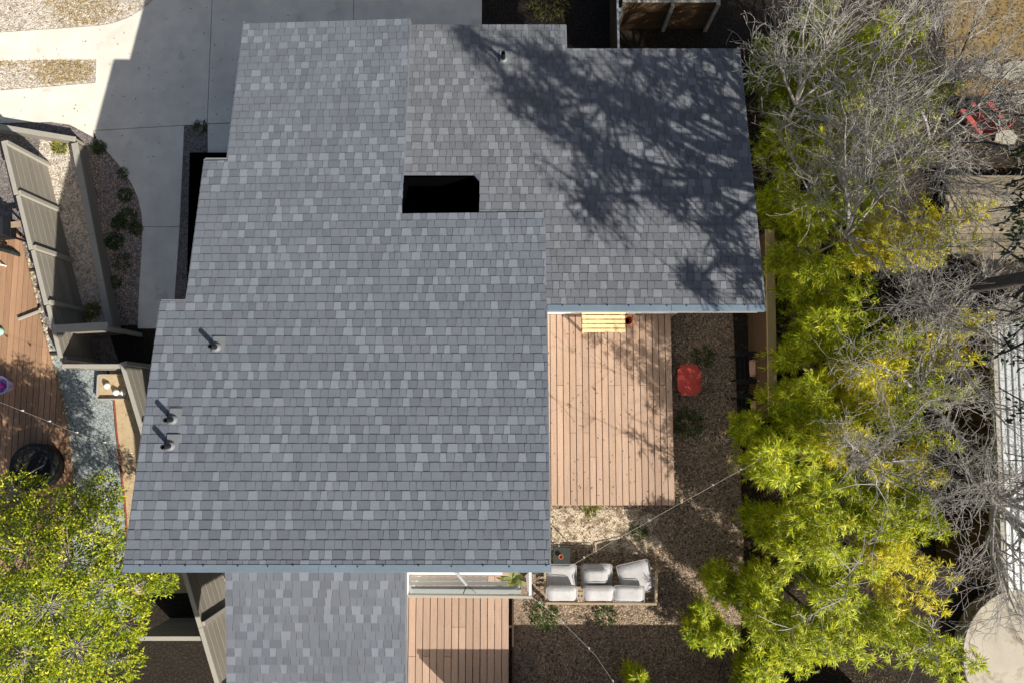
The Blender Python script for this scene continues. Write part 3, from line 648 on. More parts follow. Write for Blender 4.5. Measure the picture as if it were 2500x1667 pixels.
# string lights
def string(label, pts, group):
    r = empty('string_light', pts[0], 0, label, 'string light', group); p0 = Vector(pts[0]); Q = []
    for a, c in zip(pts[:-1], pts[1:]):
        a, c = Vector(a), Vector(c)
        for k in range(12): t = k / 12; Q.append(a.lerp(c, t) - Vector((0, 0, (c - a).length * .03 * 4 * t * (1 - t))))
    Q.append(Vector(pts[-1])); bm = MB(); bm.tube([q - p0 for q in Q], .0028, 4); bm.build('wire', M['wire'], r)
    acc = 0.4
    for a, c in zip(Q[:-1], Q[1:]):
        acc += (c - a).length
        if acc > .62:
            acc = 0; bm = MB(); bm.lathe([(.009, 0), (.010, -.03), (.02, -.05), (.021, -.07), (.006, -.09)], c - p0 + Vector((.0, 0, 0)), 8); bm.build('bulb', M['bulb'], r, smooth=True)
string('string light running from the pergola corner down across the dark yard', [G(1297, 1455, 2.7), G(1360, 1505, 2.5), G(1455, 1600, 2.6), G(1560, 1760, 3)], 'string lights')
string('string light running from the sofa up to the bamboo across the gravel', [G(1240, 1445, 2.7), G(1400, 1377, 2.7), G(1560, 1285, 2.6), G(1720, 1196, 2.6), G(1860, 1120, 2.8)], 'string lights')
string('string light crossing the left deck above the fire pit', [G(-60, 960, 2.2), G(60, 1005, 2.1), G(170, 1050, 2.2), G(330, 1110, 2.6)], 'string lights')

# ------------------------------------------------------------------ neighbour's shed, patio, stones
zs = 2.3; sx0 = G(2420, 830, zs); sx1 = G(2452, 1440, zs)
shed = empty('garden_shed', (sx0.x, sx1.y, 0), 0, 'pale corrugated metal shed with brown board walls at the right edge', 'shed')
ln = sx0.y - sx1.y + .35; lean = math.atan2(sx1.x - sx0.x, ln)
def shx(y): return (sx1.x - sx0.x) * (1 - y / ln)
SW = 3.2
for i in range(8):
    bm = MB(); a, c = i * .4, i * .4 + .396
    bm.hexa([(shx(0) + a, 0, zs - .02), (shx(0) + c, 0, zs - .02), (shx(ln) + c, ln, zs + .08), (shx(ln) + a, ln, zs + .08)], [(shx(0) + a, 0, zs), (shx(0) + c, 0, zs), (shx(ln) + c, ln, zs + .1), (shx(ln) + a, ln, zs + .1)])
    sh_ = bm.build('roof_sheet', M['metal'], shed)
    for k in range(3):
        x = a + .06 + k * .135; bm = MB()
        bm.hexa([(shx(0) + x, 0, zs), (shx(0) + x + .045, 0, zs), (shx(ln) + x + .045, ln, zs + .1), (shx(ln) + x, ln, zs + .1)], [(shx(0) + x + .01, 0, zs + .028), (shx(0) + x + .035, 0, zs + .028), (shx(ln) + x + .035, ln, zs + .128), (shx(ln) + x + .01, ln, zs + .128)])
        bm.build('rib', M['metal'], sh_)
bm = MB(); bm.hexa([(shx(0) - .05, 0, zs - .1), (shx(0) + .03, 0, zs - .1), (shx(ln) + .03, ln, zs), (shx(ln) - .05, ln, zs)], [(shx(0) - .05, 0, zs + .035), (shx(0) + .03, 0, zs + .035), (shx(ln) + .03, ln, zs + .135), (shx(ln) - .05, ln, zs + .135)])
bm.build('edge_trim', M['cap'], shed)
nb = int(ln / .16)
for i in range(nb):
    y = (i + .5) * ln / nb; bm = MB(); bm.box((shx(y) + .05, y, zs / 2 - .03), (.03, ln / nb - .012, zs - .08), lean); bm.build('wall_board', M['cedar'], shed)
bm = MB(); bm.box((SW / 2 + .15, ln / 2, zs / 2 - .05), (SW - .3, ln - .2, zs - .12)); bm.build('inner_wall', M['joist'], shed)
bm = MB(); g = G(2525, 1610, .35); bm.lathe([(1.58, -.35), (1.58, -.02), (1.56, 0)], (0, 0, 0), 64); q = bm.build('round_patio', M['pad']); q.location = (g.x, g.y, .35)
tag(q, 'pale round concrete platform at the lower right corner', 'platform')
for i, (x, y, s, lb) in enumerate(((2420, 172, .34, 'pale flagstone above the red chair, below the ochre ground'), (2372, 170, .2, 'small pale flagstone beside the larger one above the red chair'),
        (2480, 175, .4, 'pale flagstone at the right edge above the red chair'), (2455, 335, .3, 'pale flagstone lower right of the red chair'), (2330, 195, .26, 'pale flagstone nearest the bamboo by the ochre ground'), (2490, 240, .28, 'pale flagstone beside the red chair at the right edge'))):
    p = G(x, y, .05); bm = MB(); k = 7; poly = [(s * rng.uniform(.75, 1.1) * math.cos(6.283 * j / k), s * .75 * rng.uniform(.75, 1.1) * math.sin(6.283 * j / k)) for j in range(k)]
    bm.prism(poly, -.04, .03); q = bm.build('flagstone', M['stone']); q.location = (p.x, p.y, .04); tag(q, lb, 'flagstone', 'flagstones')

# ------------------------------------------------------------------ vegetation
def unit(v): return v / (np.linalg.norm(v, axis=-1, keepdims=True) + 1e-9)
def leaves(base, dirs, L, W, cols, droop=0.3):          # each leaf a folded lance of two faces; base (n,3), dirs (n,3)
    n = len(base); d = unit(dirs); up = np.array([0, 0, 1.0]) + rng.normal(0, .35, (n, 3))
    s = unit(np.cross(d, up)); nrm = np.cross(s, d)
    L = L * rng.uniform(.7, 1.25, (n, 1)); W = W * rng.uniform(.8, 1.2, (n, 1))
    mid = base + d * L * .42 + nrm * 0.0
    tip = base + d * L - np.array([0, 0, 1.0]) * L * droop * rng.uniform(.2, 1.3, (n, 1))
    V = np.stack([base, mid + s * W / 2 - nrm * W * .12, tip, mid - s * W / 2 - nrm * W * .12], 1)
    F = np.arange(n)[:, None] * 4 + np.array([0, 1, 2, 3])[None]
    return V.reshape(-1, 3), F, np.repeat(cols, 4, 0)
def segs_mesh(name, P0, P1, r0, r1, mat, parent, k=3):
    P0, P1, r0, r1 = map(np.asarray, (P0, P1, r0, r1)); d = unit(P1 - P0)
    a = unit(np.cross(d, np.array([.3, .22, .93]))); b_ = np.cross(d, a); n = len(P0); V = np.zeros((n, 2 * k, 3))
    for i in range(k):
        q = a * math.cos(6.2832 * i / k) + b_ * math.sin(6.2832 * i / k)
        V[:, i] = P0 + q * r0[:, None]; V[:, k + i] = P1 + q * r1[:, None]
    F = np.array([(i, (i + 1) % k, k + (i + 1) % k, k + i) for i in range(k)])
    F = (np.arange(n)[:, None, None] * 2 * k + F[None]).reshape(-1, 4)
    return np_mesh(name, V.reshape(-1, 3), F, mat, parent)

GREEN = np.array([(.16, .23, .006), (.31, .38, .008), (.50, .55, .012), (.66, .68, .024), (.78, .75, .07)])
GOLD = np.array([(.56, .54, .018), (.68, .63, .028), (.72, .62, .035), (.48, .50, .016), (.62, .48, .03)])
def bamboo(x, y, rpx, ztop, gold, label, dens=1.0):
    global rng; rng = np.random.default_rng(sum(map(ord, label)))
    c = G(x, y, ztop - .5); R = rpx * (CAM_H - ztop + .5) / FOC
    root = empty('bamboo_clump', (c.x, c.y, 0), 0, label, 'bamboo', 'bamboo along the right boundary')
    ncane = max(4, int(9 * R * R + 4)); P0 = []; P1 = []; r0 = []; r1 = []; tips = []; td = []; hgt = []
    for i in range(ncane):
        a = rng.uniform(0, 6.283); rr = R * math.sqrt(rng.uniform(0, 1)) * .75
        b0 = np.array([rr * .55 * math.cos(a), rr * .55 * math.sin(a), 0.0]); top = np.array([rr * math.cos(a), rr * math.sin(a), ztop * rng.uniform(.66, 1.0)])
        lean = unit(np.array([math.cos(a), math.sin(a), 0]) + rng.normal(0, .5, 3)) * np.array([1, 1, 0]) * rng.uniform(.05, .4) * min(1, R / .6); prev = b0
        for k in range(1, 9):
            t = k / 8; q = b0 + (top - b0) * t + lean * t ** 3; P0.append(prev); P1.append(q); r0.append(.013 * (1.1 - t * .8)); r1.append(.013 * (1.1 - (t + .1) * .8)); 
            if t > .35:
                for _ in range(int(rng.integers(6, 11) * dens)):
                    da = rng.uniform(0, 6.283); bl = rng.uniform(.12, .5) * (1.15 - .55 * t) * min(1, .4 + R * .7); s_ = prev + (q - prev) * rng.random()
                    dv = unit(np.array([math.cos(da), math.sin(da), rng.uniform(.0, .9)])); e = s_ + dv * bl - np.array([0, 0, bl * .12])
                    P0.append(s_); P1.append(e); r0.append(.0042); r1.append(.002)
                    for u in (.55, .8, 1.0): tips.append(s_ + (e - s_) * u); td.append(dv); hgt.append(t)
            prev = q
        for _ in range(5): tips.append(prev); td.append(unit(lean + np.array([0, 0, .6]))); hgt.append(1.0)
    tips, td, hgt = np.array(tips), np.array(td), np.array(hgt); nl = 5
    base = np.repeat(tips, nl, 0); dd = np.repeat(td, nl, 0) + rng.normal(0, .62, (len(tips) * nl, 3)); dd[:, 2] = dd[:, 2] * .4 + .05
    pal = GOLD if gold else GREEN
    ci = np.clip(rng.normal(2.0 if not gold else 1.8, 1.0, len(tips)), 0, 4).astype(int)
    cols = np.repeat(pal[ci], nl, 0) * rng.uniform(.75, 1.3, (len(base), 1)); dead = rng.random(len(base)) < .03; cols[dead] = (.33, .24, .09)
    V, F, C = leaves(base + rng.normal(0, .012, base.shape), dd, .140, .018, cols, .35)
    segs_mesh('canes', P0, P1, np.array(r0), np.array(r1), M['cane'], root)
    np_mesh('foliage', V, F, M['leaf'], root, C)
B = [  # x, y, radius px, height, gold, label
 (1905, 150, 70, 3.8, 0, 'green bamboo clump at the upper right corner of the roof'),
 (1985, 300, 95, 4.4, 0, 'green bamboo clump under the bare branches beside the shaded roof'),
 (2080, 170, 110, 4.2, 0, 'dim green bamboo clump beneath the upper tangle of bare branches'),
 (1925, 470, 62, 3.6, 0, 'narrow green bamboo clump hugging the middle of the right rake'),
 (2050, 480, 120, 4.4, 0, 'green bamboo clump in the middle of the bare branches'),
 (2190, 380, 110, 4.0, 0, 'green bamboo clump left of the red chair'),
 (2100, 290, 50, 4.3, 1, 'small golden bamboo clump between bare branches near the top'),
 (2330, 560, 75, 3.6, 1, 'bright yellow bamboo clump next to the pale timber platform'),
 (2220, 560, 80, 4.0, 1, 'yellow-green bamboo clump left of the timber platform'),
 (1940, 660, 60, 3.4, 0, 'dark green bamboo clump behind the lower right roof corner'),
 (2040, 700, 115, 4.2, 0, 'broad green bamboo clump right of the lower right roof corner'),
 (2000, 840, 75, 3.9, 0, 'green bamboo clump behind the weathered tan fence'),
 (2110, 830, 105, 4.2, 0, 'green bamboo clump between the tan fence and the yellow one'),
 (2330, 825, 85, 4.0, 1, 'golden bamboo clump at the upper end of the metal shed'),
 (2185, 930, 85, 4.3, 1, 'orange-tinged bamboo clump in the middle of the grove'),
 (1955, 985, 62, 3.2, 0, 'bright bamboo clump overhanging the black garden chairs'),
 (2050, 1010, 120, 4.2, 0, 'large dark bamboo clump in the heart of the grove'),
 (2260, 1020, 95, 4.3, 0, 'green bamboo clump left of the metal shed roof'),
 (1825, 1048, 52, 2.2, 0, 'bright yellow-green bamboo tuft reaching over the gravel below the chairs'),
 (1960, 1165, 110, 3.3, 0, 'green bamboo clump lower right of the black chairs'),
 (2120, 1110, 95, 4.6, 1, 'tall golden bamboo clump, brightest in the grove'),
 (2280, 1130, 65, 4.0, 1, 'small golden bamboo clump beside the brown shed wall'),
 (1860, 1285, 78, 2.5, 0, 'bright bamboo clump leaning over the gravel halfway down the yard'),
 (1990, 1330, 100, 3.5, 0, 'green bamboo clump among leaning bare stems'),
 (2200, 1300, 90, 4.2, 0, 'green bamboo clump between the leaning stems and the shed'),
 (2260, 1420, 95, 4.0, 1, 'yellow bamboo clump upper left of the round platform'),
 (1775, 1430, 48, 2.0, 0, 'olive bamboo tuft right of the sofa'),
 (1735, 1525, 62, 2.0, 0, 'yellow-green bamboo tuft lower right of the sofa'),
 (1960, 1540, 125, 4.4, 0, 'large bright bamboo clump at the bottom edge of the picture'),
 (2130, 1560, 100, 4.2, 0, 'dark green bamboo clump at the bottom edge left of the round platform'),
 (2290, 1580, 75, 3.8, 0, 'green bamboo clump touching the round platform'),
 (1860, 1670, 80, 2.8, 0, 'bamboo clump at the bottom edge below the bright one'),
 (1545, 1655, 22, 1.1, 0, 'small bamboo sprout at the bottom edge below the sofa'),
 (2310, 960, 75, 3.8, 0, 'green bamboo clump between the golden one and the shed roof edge'),
 (2210, 1190, 85, 4.0, 0, 'mid-green bamboo clump below the tall golden one'),
 (2310, 1250, 60, 3.4, 0, 'bamboo clump against the brown shed wall'),
 (2060, 1220, 80, 3.8, 0, 'dark bamboo clump behind the forked leafless stem'),
 (2100, 1430, 90, 3.6, 0, 'bamboo clump in the lower half between the leaning stems'),
 (1900, 1430, 80, 2.8, 0, 'bright bamboo clump between the olive tuft and the large lower one'),
 (2010, 60, 80, 3.6, 0, 'bamboo clump at the top edge under pale twigs'),
 (2200, 110, 80, 3.8, 0, 'bamboo clump left of the ochre ground'),
 (2240, 250, 75, 3.8, 0, 'bamboo clump nearest the red chair on its upper left side'),
]
for a in B:                                     # short along the fence, taller towards the middle of the grove
    bamboo(a[0], a[1], a[2] * (.86 if a[1] > 1000 else 1.0), 3.3 + (a[0] * 7 + a[1] * 3) % 10 * .11 if a[0] >= 1950 and a[1] > 1150 else min(a[3], max(1.7, 2.0 + (a[0] - 1860) * .008)), *a[4:])

def bare_tree(xy, h, spread, label, n_l=6, bias=(0, 0), dens=1.0, thick=.10, crown0=.35, mat='bark'):
    global rng; rng = np.random.default_rng(sum(map(ord, label)))
    base = Vector((xy[0], xy[1], 0)); root = empty('bare_tree', (base.x, base.y, 0), 0, label, 'tree', 'leafless trees')
    T = ([], [], [], []); W_ = ([], [], [], [])
    def grow(p, d, L, r, lv, S):
        n = (7, 6, 5, 4, 3)[lv]; kids = []; q = p; dd = d
        for i in range(n):
            dd = unit(dd + rng.normal(0, .10 + .045 * lv, 3) + np.array([0, 0, .03])); e = q + dd * L / n
            rr0 = max(r * (1 - .8 * i / n), .0036); rr1 = max(r * (1 - .8 * (i + 1) / n), .0034)
            S[0].append(q); S[1].append(e); S[2].append(rr0); S[3].append(rr1); kids.append((e, dd, rr1)); q = e
        return kids
    trunk = grow(np.zeros(3), unit(np.array([bias[0] * .2, bias[1] * .2, 1.0])), h * crown0, thick, 0, T)
    tp, tdv, tr_ = trunk[-1]
    for i in range(n_l):
        a = 6.283 * i / n_l + rng.uniform(-.4, .4); el = rng.uniform(.2, 1.25)
        hx_, hy_ = math.cos(a) + bias[0], math.sin(a) + bias[1]
        if hx_ < 0 and hy_ < .1 and xy[0] < 7.5: hx_, hy_, el = hx_ * .35, abs(hy_), max(el, .8)     # grown away from the open yard
        d = unit(np.array([hx_, hy_, math.tan(el) * .8])); Ls = spread * rng.uniform(.75, 1.15)
        k1 = grow(tp, d, Ls, thick * .55, 0, T)
        for (p1, d1, r1) in k1[1:]:
            for _ in range(int(rng.integers(2, 4))):
                d2 = unit(d1 + rng.normal(0, .62, 3) + np.array([0, 0, .12])); k2 = grow(p1, d2, Ls * rng.uniform(.3, .55), max(r1 * .55, .009), 1, W_)
                for (p2, d2_, r2) in k2[1:]:
                    for _ in range(max(1, int(rng.integers(1, 4) * dens))):
                        d3 = unit(d2_ + rng.normal(0, .48, 3)); k3 = grow(p2, d3, Ls * rng.uniform(.12, .28), max(r2 * .6, .005), 2, W_)
                        for (p3, d3_, r3) in k3[1::2]:
                            grow(p3, unit(d3_ + rng.normal(0, .5, 3)), Ls * rng.uniform(.05, .13), .0042, 3, W_)
    segs_mesh('trunk', *[np.array(q) for q in T], M['darkbark' if mat == 'dark' else mat], root, 6)
    segs_mesh('branches', *[np.array(q) for q in W_], M['bark'], root, 3)
bare_tree((6.3, 3.4), 5.6, 2.7, 'large leafless tree spreading over the right roof and bamboo', 8, (-.2, .05), 0.85, .06, .5)
bare_tree((6.0, 6.1), 5.8, 2.6, 'leafless tree at the top, twigs reaching over the roof corner', 7, (-.15, .0), 0.85, .06, .5)
bare_tree((7.9, 5.0), 5.8, 2.4, 'leafless tree between the bamboo and the red chair', 7, (-.1, .0), 0.85, .06, .5)
bare_tree((9.3, 6.6), 5.6, 2.2, 'leafless dark-limbed tree above the red chair and flagstones', 7, (-.1, -.1), 1.0, .10, .45, 'dark')
bare_tree((8.7, 1.7), 6.0, 2.4, 'leafless tree spreading over the timber platform', 7, (-.2, -.1), .8, .10, .5)
bare_tree((7.3, 0.5), 5.2, 2.0, 'leafless tree standing among bamboo right of the tan fence', 6, (.1, .1), .8, .07, .55)
bare_tree((9.5, -1.4), 5.6, 2.6, 'pale leafless tree covering the metal shed roof with twigs', 9, (0.0, -.1), .9, .10, .5)
bare_tree((7.0, -0.9), 5.2, 1.6, 'slim leafless tree rising through the middle of the bamboo grove', 5, (.1, .2), .8, .06, .55)
# leaning bare stems
for x0, y0, x1, y1, z1, lb in ((2050, 1360, 1935, 1530, 5.0, 'long pale leafless stem leaning over the bright lower bamboo'), (2110, 1230, 2080, 1400, 4.8, 'forked leafless stem leaning downwards in the bamboo grove'),
        (2200, 1440, 2260, 1590, 4.6, 'thin leafless stem beside the round platform'), (2090, 1120, 2140, 1180, 5.0, 'short leafless stem in the dark gap of the grove')):
    a = G(x0, y0, .0); c = G(x1, y1, z1); r = empty('bare_sapling', (a.x, a.y, 0), 0, lb, 'sapling', 'leaning leafless saplings'); S = ([], [], [], []); q = np.zeros(3); e1 = np.array(c - a)
    for k in range(10):
        t = (k + 1) / 10; e = e1 * np.array([t ** 1.6, t ** 1.6, t]) + rng.normal(0, .03, 3)
        S[0].append(q); S[1].append(e); S[2].append(.028 * (1.1 - t)); S[3].append(.028 * (1.02 - t) + .003)
        if t > .4:
            for _ in range(4):
                d = unit(unit(e - q) * .7 + rng.normal(0, .6, 3)); l_ = rng.uniform(.25, .8); m_ = e + d * l_ * .5; m2 = m_ + unit(d + rng.normal(0, .3, 3)) * l_ * .5
                S[0].extend([e, m_]); S[1].extend([m_, m2]); S[2].extend([.008, .006]); S[3].extend([.006, .004])
        q = e
    segs_mesh('stem', *[np.array(v) for v in S], M['bark'], r, 4)

# leafy tree at the south-west
LG = np.array([(.08, .13, .008), (.22, .29, .012), (.42, .48, .018), (.60, .62, .034), (.72, .70, .07)])
def leafy_tree(x, y, h, blobs, label):
    base = G(x, y, 0); root = empty('leafy_tree', (base.x, base.y, 0), 0, label, 'tree'); P0 = []; P1 = []; r0 = []; r1 = []; tips = []; td = []
    fork = np.array([.05, .1, h * .4]); q = np.zeros(3)
    for k in range(4):
        e = fork * (k + 1) / 4 + rng.normal(0, .03, 3); P0.append(q); P1.append(e); r0.append(.11 - .015 * k); r1.append(.095 - .015 * k); q = e
    nt = len(P0)
    for (bx, by, bz, br) in blobs:
        c = np.array(G(bx, by, bz)) - np.array(base); prev = q
        for k in range(4):
            e = q + (c - q) * (k + 1) / 4 + rng.normal(0, .06, 3); P0.append(prev); P1.append(e); r0.append(.045 - .009 * k); r1.append(.037 - .009 * k); prev = e
        for _ in range(int(400 * br * br) + 35):
            d = unit(rng.normal(0, 1, 3)); rad = br * rng.uniform(.35, 1.0) ** .6; t = c + d * rad * np.array([1, 1, .62])
            if rng.random() < .22: s_ = c * 1.0; P0.append(s_); P1.append(t); r0.append(.007); r1.append(.003)
            tips.append(t); td.append(unit(d + np.array([0, 0, .5])))
    tips, td = np.array(tips), np.array(td); nl = 9; base_ = np.repeat(tips, nl, 0) + rng.normal(0, .045, (len(tips) * nl, 3)); dd = np.repeat(td, nl, 0) + rng.normal(0, .75, (len(tips) * nl, 3)); dd[:, 2] = dd[:, 2] * .5
    ci = np.clip(rng.normal(2.0, 1.4, len(tips)), 0, 4).astype(int); cols = np.repeat(LG[ci], nl, 0) * rng.uniform(.75, 1.25, (len(base_), 1))
    V, F, C = leaves(base_, dd, .066, .028, cols, .3)
    segs_mesh('trunk', *[np.array(v[:nt]) for v in (P0, P1, r0, r1)], M['darkbark'], root, 7)
    segs_mesh('branches', *[np.array(v[nt:]) for v in (P0, P1, r0, r1)], M['bark'], root, 4)
    np_mesh('foliage', V, F, M['leaf'], root, C)
leafy_tree(130, 1480, 3.8, [(40, 1210, 2.6, .55), (110, 1270, 3.0, .6), (190, 1240, 2.6, .5), (255, 1200, 2.4, .38), (240, 1300, 3.0, .55), (60, 1350, 3.3, .75), (170, 1370, 3.6, .7), (280, 1360, 3.0, .45), (20, 1480, 3.3, .7),
    (120, 1480, 3.8, .75), (230, 1450, 3.5, .65), (330, 1440, 2.8, .45), (400, 1420, 2.4, .28), (300, 1520, 3.0, .5), (60, 1600, 3.3, .7), (180, 1580, 3.6, .7), (280, 1610, 3.0, .5), (20, 1700, 3.2, .6), (150, 1700, 3.3, .7), (-40, 1300, 2.8, .6), (-60, 1560, 3, .7)],
    'dense yellow-green leafy tree filling the lower left corner')
def tall_oak(base, pts, blobs, label, thick=.2, seed=1):       # evergreen, its crown above the picture's eastern edge
    root = empty('evergreen_oak', (base[0], base[1], 0), 0, label, 'tree'); b0 = np.array([base[0], base[1], 0.0]); P0 = []; P1 = []; r0 = []; r1 = []; tips = []; td = []
    Q = [np.array(p, float) - b0 for p in pts]; rad = np.linspace(thick, thick * .6, len(Q))
    for k in range(len(Q) - 1):
        for m in range(3): P0.append(Q[k] + (Q[k + 1] - Q[k]) * m / 3); P1.append(Q[k] + (Q[k + 1] - Q[k]) * (m + 1) / 3); r0.append(rad[k]); r1.append(rad[k] * .95)
    nt = len(P0); q = Q[-1]
    for (bx, by, bz, br) in blobs:
        c = np.array([bx, by, bz]) - b0; st_ = Q[-1] if rng.random() < .6 else Q[-2]; prev = st_
        for k in range(5):
            e = st_ + (c - st_) * (k + 1) / 5 + rng.normal(0, .12, 3) * (k < 4); P0.append(prev); P1.append(e); r0.append(.085 - .012 * k); r1.append(.073 - .012 * k); prev = e
        for _ in range(20):
            d = unit(rng.normal(0, 1, 3)); e = c + d * br * rng.uniform(.6, 1.9); m_ = (c + e) / 2 + rng.normal(0, .1, 3)
            P0.extend([c, m_]); P1.extend([m_, e]); r0.extend([.030, .020]); r1.extend([.020, .009])
            for _k in range(2): f_ = m_ + (e - m_) * rng.random(); P0.append(f_); P1.append(f_ + unit(d + rng.normal(0, .8, 3)) * rng.uniform(.15, .45)); r0.append(.012); r1.append(.006)
            for u in rng.uniform(.3, 1.05, 3): tips.append(c + (e - c) * u + rng.normal(0, .07, 3)); td.append(d)
    tips, td = np.array(tips), np.array(td); nl = 7; bs_ = np.repeat(tips, nl, 0) + rng.normal(0, .04, (len(tips) * nl, 3)); dv = np.repeat(td, nl, 0) + rng.normal(0, .8, (len(bs_), 3))
    V, F, C = leaves(bs_, dv, .085, .036, np.tile(np.array([(.05, .08, .02)]), (len(bs_), 1)) * rng.uniform(.7, 1.3, (len(bs_), 1)))
    segs_mesh('trunk', *[np.array(v[:nt]) for v in (P0, P1, r0, r1)], M['darkbark'], root, 8)
    segs_mesh('branches', *[np.array(v[nt:]) for v in (P0, P1, r0, r1)], M['darkbark'], root, 5)
    np_mesh('foliage', V, F, M['leaf'], root, C)
def shade(x, y, z):                             # where a bough at height z stands to shade that point of the roof
    p = roofpt(x, y); z -= .1
    while True:                                 # raised until the bough lies outside the camera's view
        z += .1; q = p + SUN * ((z - p.z) / SUN.z)
        if q.x > .80 * (CAM_H - q.z) or z > 12.5: return (q.x, q.y, q.z)
boughs = [(1560, 150, 9.0, .5), (1480, 250, 9.2, .55), (1630, 330, 7.9, .5), (1420, 340, 9.6, .45), (1690, 190, 7.9, .5), (1500, 400, 9.2, .4), (1450, 480, 9.4, .32), (1770, 290, 7.7, .4), (1560, 260, 9.6, .45),
    (1310, 150, 10.2, .32), (1250, 210, 10.6, .25), (1340, 270, 10.0, .3), (1150, 85, 10.8, .25), (1390, 190, 9.8, .35), (1610, 470, 8.1, .32), (1710, 450, 7.9, .32), (1760, 560, 7.7, .28), (1835, 670, 7.7, .3), (1700, 690, 8.1, .1), (1640, 90, 8.1, .5), (1750, 130, 7.9, .45)]
tall_oak((7.7, 2.2), [(7.7, 2.2, 0), (7.8, 2.2, 3), (8.2, 2.1, 5.6), (8.3, 1.6, 7.6)], [(*shade(x, y, z), q) for x, y, z, q in boughs],
    'tall evergreen tree whose dark limb leaves the frame at the right edge', .13)
tall_oak((11.6, 1.0), [(11.6, 1.0, 0), (11.7, .9, 4), (11.8, .8, 7)],
    [(10.6, .6, 8.6, .7), (11.6, 1.6, 9.3, .8), (12.5, .2, 9.0, .8), (11.3, -.6, 9.4, .7), (12.3, 1.6, 8.4, .7), (10.9, 1.9, 8.2, .6), (13.0, 1.2, 9.6, .7), (11.9, .4, 10.2, .8), (13.0, -.7, 8.6, .7)],
    'unseen evergreen tree added beyond the right edge to shade the top yard')  # put in outside the frame to cast shade on the top yard
# shaded house-side plant with strap leaves at the pergola
def strap(x, y, z0, n, L, label, cols, name='strap_plant', w_=.05):
    p = G(x, y, z0); bm = MB(); r = empty(name, (p.x, p.y, z0 - .0), 0, label, 'plant')
    for i in range(n):
        a = rng.uniform(0, 6.283); l_ = L * rng.uniform(.6, 1.1); pts = []; bm = MB()
        for k in range(5):
            t = k / 4; pts.append((math.cos(a) * l_ * t, math.sin(a) * l_ * t, l_ * (.9 * t - .95 * t * t)))
        s_ = (-math.sin(a), math.cos(a)); V = []; F = []
        for k, q in enumerate(pts):
            ww = w_ * (1 - (k / 4) ** 2) + .003; V += [(q[0] + s_[0] * ww, q[1] + s_[1] * ww, q[2]), (q[0] - s_[0] * ww, q[1] - s_[1] * ww, q[2] + .004)]
            if k: F.append((2 * k - 2, 2 * k - 1, 2 * k + 1, 2 * k))
        bm.add(V, F, cols[i % len(cols)]); bm.build('leaf', M['leaf'], r, tone=True)
strap(1250, 1412, 1.2, 14, .42, 'broad-leaved plant showing at the right end of the white pergola', [(.12, .16, .03), (.2, .22, .06), (.07, .1, .02), (.35, .36, .12)])
# small plants on the ground
def tuft(x, y, r, n, label, cols, name='weed_clump', cat='weeds', group=None, L=.12, W=.028, zz=.03):
    p = G(x, y, .05); k = n; a = rng.uniform(0, 6.283, k); rr = r * np.sqrt(rng.uniform(0, 1, k)); 
    base = np.c_[rr * np.cos(a), rr * np.sin(a), rng.uniform(0, r * .45, k)]; d = np.c_[np.cos(a) * .6, np.sin(a) * .6, rng.uniform(.2, 1, k)] + rng.normal(0, .5, (k, 3))
    C = np.array(cols)[rng.integers(0, len(cols), k)] * rng.uniform(.6, 1.3, (k, 1)); V, F, CC = leaves(base, d, L, W, C, .4)
    o = np_mesh(name, V, F, M['leaf'], None, CC); o.location = (p.x, p.y, zz); tag(o, label, cat, group); return o
WG = [(.035, .075, .012), (.06, .11, .016), (.09, .13, .02)]; WY = [(.25, .26, .03), (.18, .22, .03), (.3, .27, .06)]
for x, y, r, n, lb in ((243, 362, .16, 160, 'small dark weed tuft at the top of the walkway curve'), (300, 425, .13, 70, 'weed tuft at the bend of the walkway'), (305, 478, .16, 140, 'weed tuft against the walkway edge, above the densest patch'),
        (312, 535, .24, 220, 'widest weed patch against the walkway edge'), (290, 545, .16, 150, 'dark weed tuft just left of the widest patch'), (332, 560, .15, 130, 'weed tuft touching the walkway joint'),
        (280, 590, .2, 240, 'bright green weed tuft alone in the middle of the gravel bed'), (300, 640, .22, 110, 'bluish weed patch below the bright tuft'), (280, 690, .15, 110, 'lowest weed tuft in the gravel bed')):
    tuft(x, y, r, int(n * 1.9), lb, WG, group='weeds in the gravel bed', L=.065, W=.02)
tuft(148, 358, .17, 220, 'bright yellow-green tuft inside the corner of the retaining wall', WY)
tuft(225, 760, .16, 160, 'yellow tuft at the foot of the low retaining wall', WY)
tuft(1442, 1240, .16, 130, 'yellow-green sprout at the bottom edge of the back deck', WY, cat='plant', name='sprout')
tuft(1680, 1035, .3, 260, 'dark low plant below the red table', WG, cat='plant', name='ground_plant'); tuft(1715, 870, .22, 140, 'dark low plant upper right of the red table', WG, cat='plant', name='ground_plant')
tuft(1560, 1300, .14, 90, 'small green weed in the sunlit gravel patch', WG); tuft(1330, 1500, .3, 260, 'dark green weeds beside the side deck', WG); tuft(1480, 1500, .2, 120, 'green weeds just below the sofa', WG)
tuft(490, 313, .14, 70, 'weed tuft at the head of the gravel strip by the house', WG)
tuft(1340, 5, .5, 380, 'sunlit yellow grass at the top edge beyond the driveway', WY, cat='grass', name='grass', L=.16, W=.012)['kind'] = 'stuff'
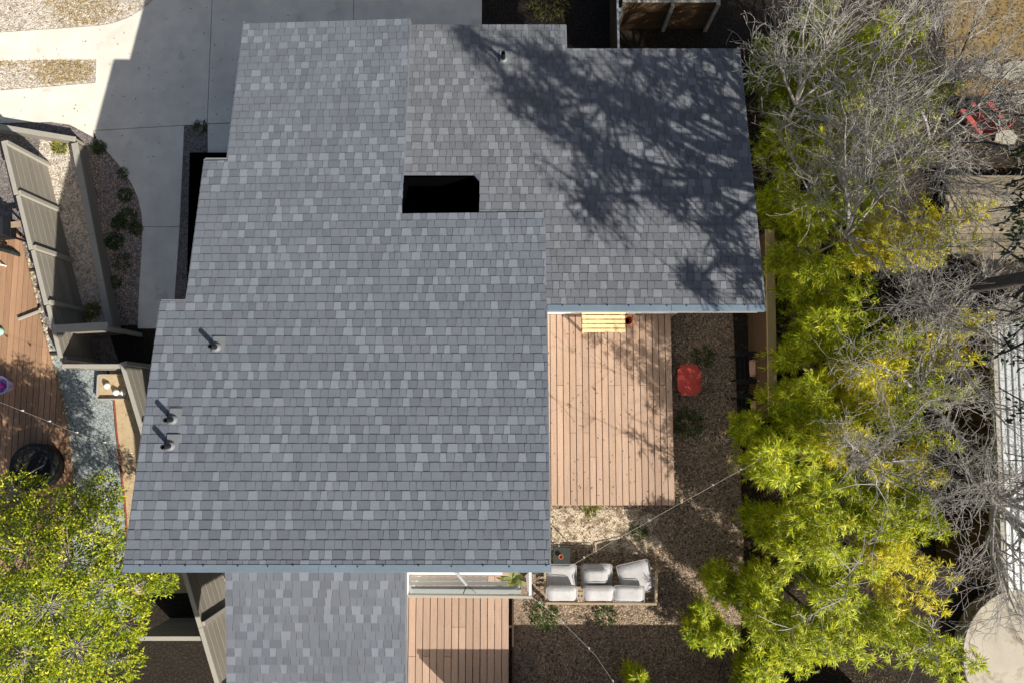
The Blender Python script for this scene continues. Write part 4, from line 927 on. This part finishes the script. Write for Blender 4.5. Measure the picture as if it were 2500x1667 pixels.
def dry_grass(name, polys, n, label, cols, L=.10):
    pts = []
    for poly, cnt in polys:
        P = np.array(poly); q = rng.uniform(P.min(0), P.max(0), (cnt * 3, 2)); f_ = np.sin(q[:, 0] * 2.3 + 1) + np.sin(q[:, 1] * 3.1 + q[:, 0]) + rng.normal(0, .5, len(q)); q = q[f_ > .35][:cnt]
        ins = np.zeros(len(q), bool)
        for i in range(len(P)):
            a, c = P[i], P[(i + 1) % len(P)]; cond = (a[1] > q[:, 1]) != (c[1] > q[:, 1]); ins ^= cond & (q[:, 0] < (c[0] - a[0]) * (q[:, 1] - a[1]) / (c[1] - a[1] + 1e-12) + a[0])
        pts.append(q[ins])
    p = np.concatenate(pts); k = len(p); base = np.c_[p, np.full(k, .024)]; d = rng.normal(0, .8, (k, 3)); d[:, 2] = np.abs(d[:, 2]) * .6 + .15
    C = np.array(cols)[rng.integers(0, len(cols), k)] * rng.uniform(.6, 1.2, (k, 1)); V, F, CC = leaves(base, d, L, .012, C, .4); o = np_mesh(name, V, F, M['straw'], None, CC); tag(o, label, 'grass', kind='stuff')
dry_grass('dry_grass', [(XY([(-200, -60), (370, -60), (340, 20), (250, 58), (0, 75), (-200, 80)]), 3800), (XY([(-200, 150), (230, 148), (228, 198), (0, 216), (-200, 225)]), 2600)], 0,
          'straw-coloured dry grass in the beds beside the driveway', [(.45, .33, .12), (.36, .24, .08), (.28, .2, .07), (.5, .4, .2)])
dry_grass('leaf_litter', [([(5.2, -7), (9.8, -7), (9.8, 7.5), (5.2, 7.5)], 9000)], 0, 'dry fallen bamboo leaves under the grove', [(.16, .11, .05), (.09, .06, .03), (.22, .16, .07)], .11)

def litter(name, x0, x1, y0, y1, z, n, label, cols, L=.055):
    base = np.c_[rng.uniform(x0, x1, n), rng.uniform(y0, y1, n), np.full(n, z)]; d = rng.normal(0, 1, (n, 3)); d[:, 2] = np.abs(d[:, 2]) * .12
    V, F, C = leaves(base, d, L, .02, np.array(cols)[rng.integers(0, len(cols), n)] * rng.uniform(.6, 1.2, (n, 1)), .0); o = np_mesh(name, V, F, M['straw'], None, C); tag(o, label, 'leaves', kind='stuff')
BR = [(.16, .10, .045), (.09, .06, .03), (.24, .18, .07)]
litter('fallen_leaves', .8, DX1, DY0, 2.0, .404, 130, 'few dry leaves lying on the back deck', BR)
litter('fallen_leaves', -12.5, -5.5, 5.9, 10, .05, 110, 'few dry leaves lying on the concrete driveway', BR)
litter('fallen_leaves', .8, 5.2, -6.5, 2.0, .03, 1500, 'dry leaf litter over the back yard gravel', BR, .07)
litter('fallen_leaves', 8.6, 13, 2.2, 10, .03, 5200, 'brown leaf litter under the bare trees at right', BR, .10)
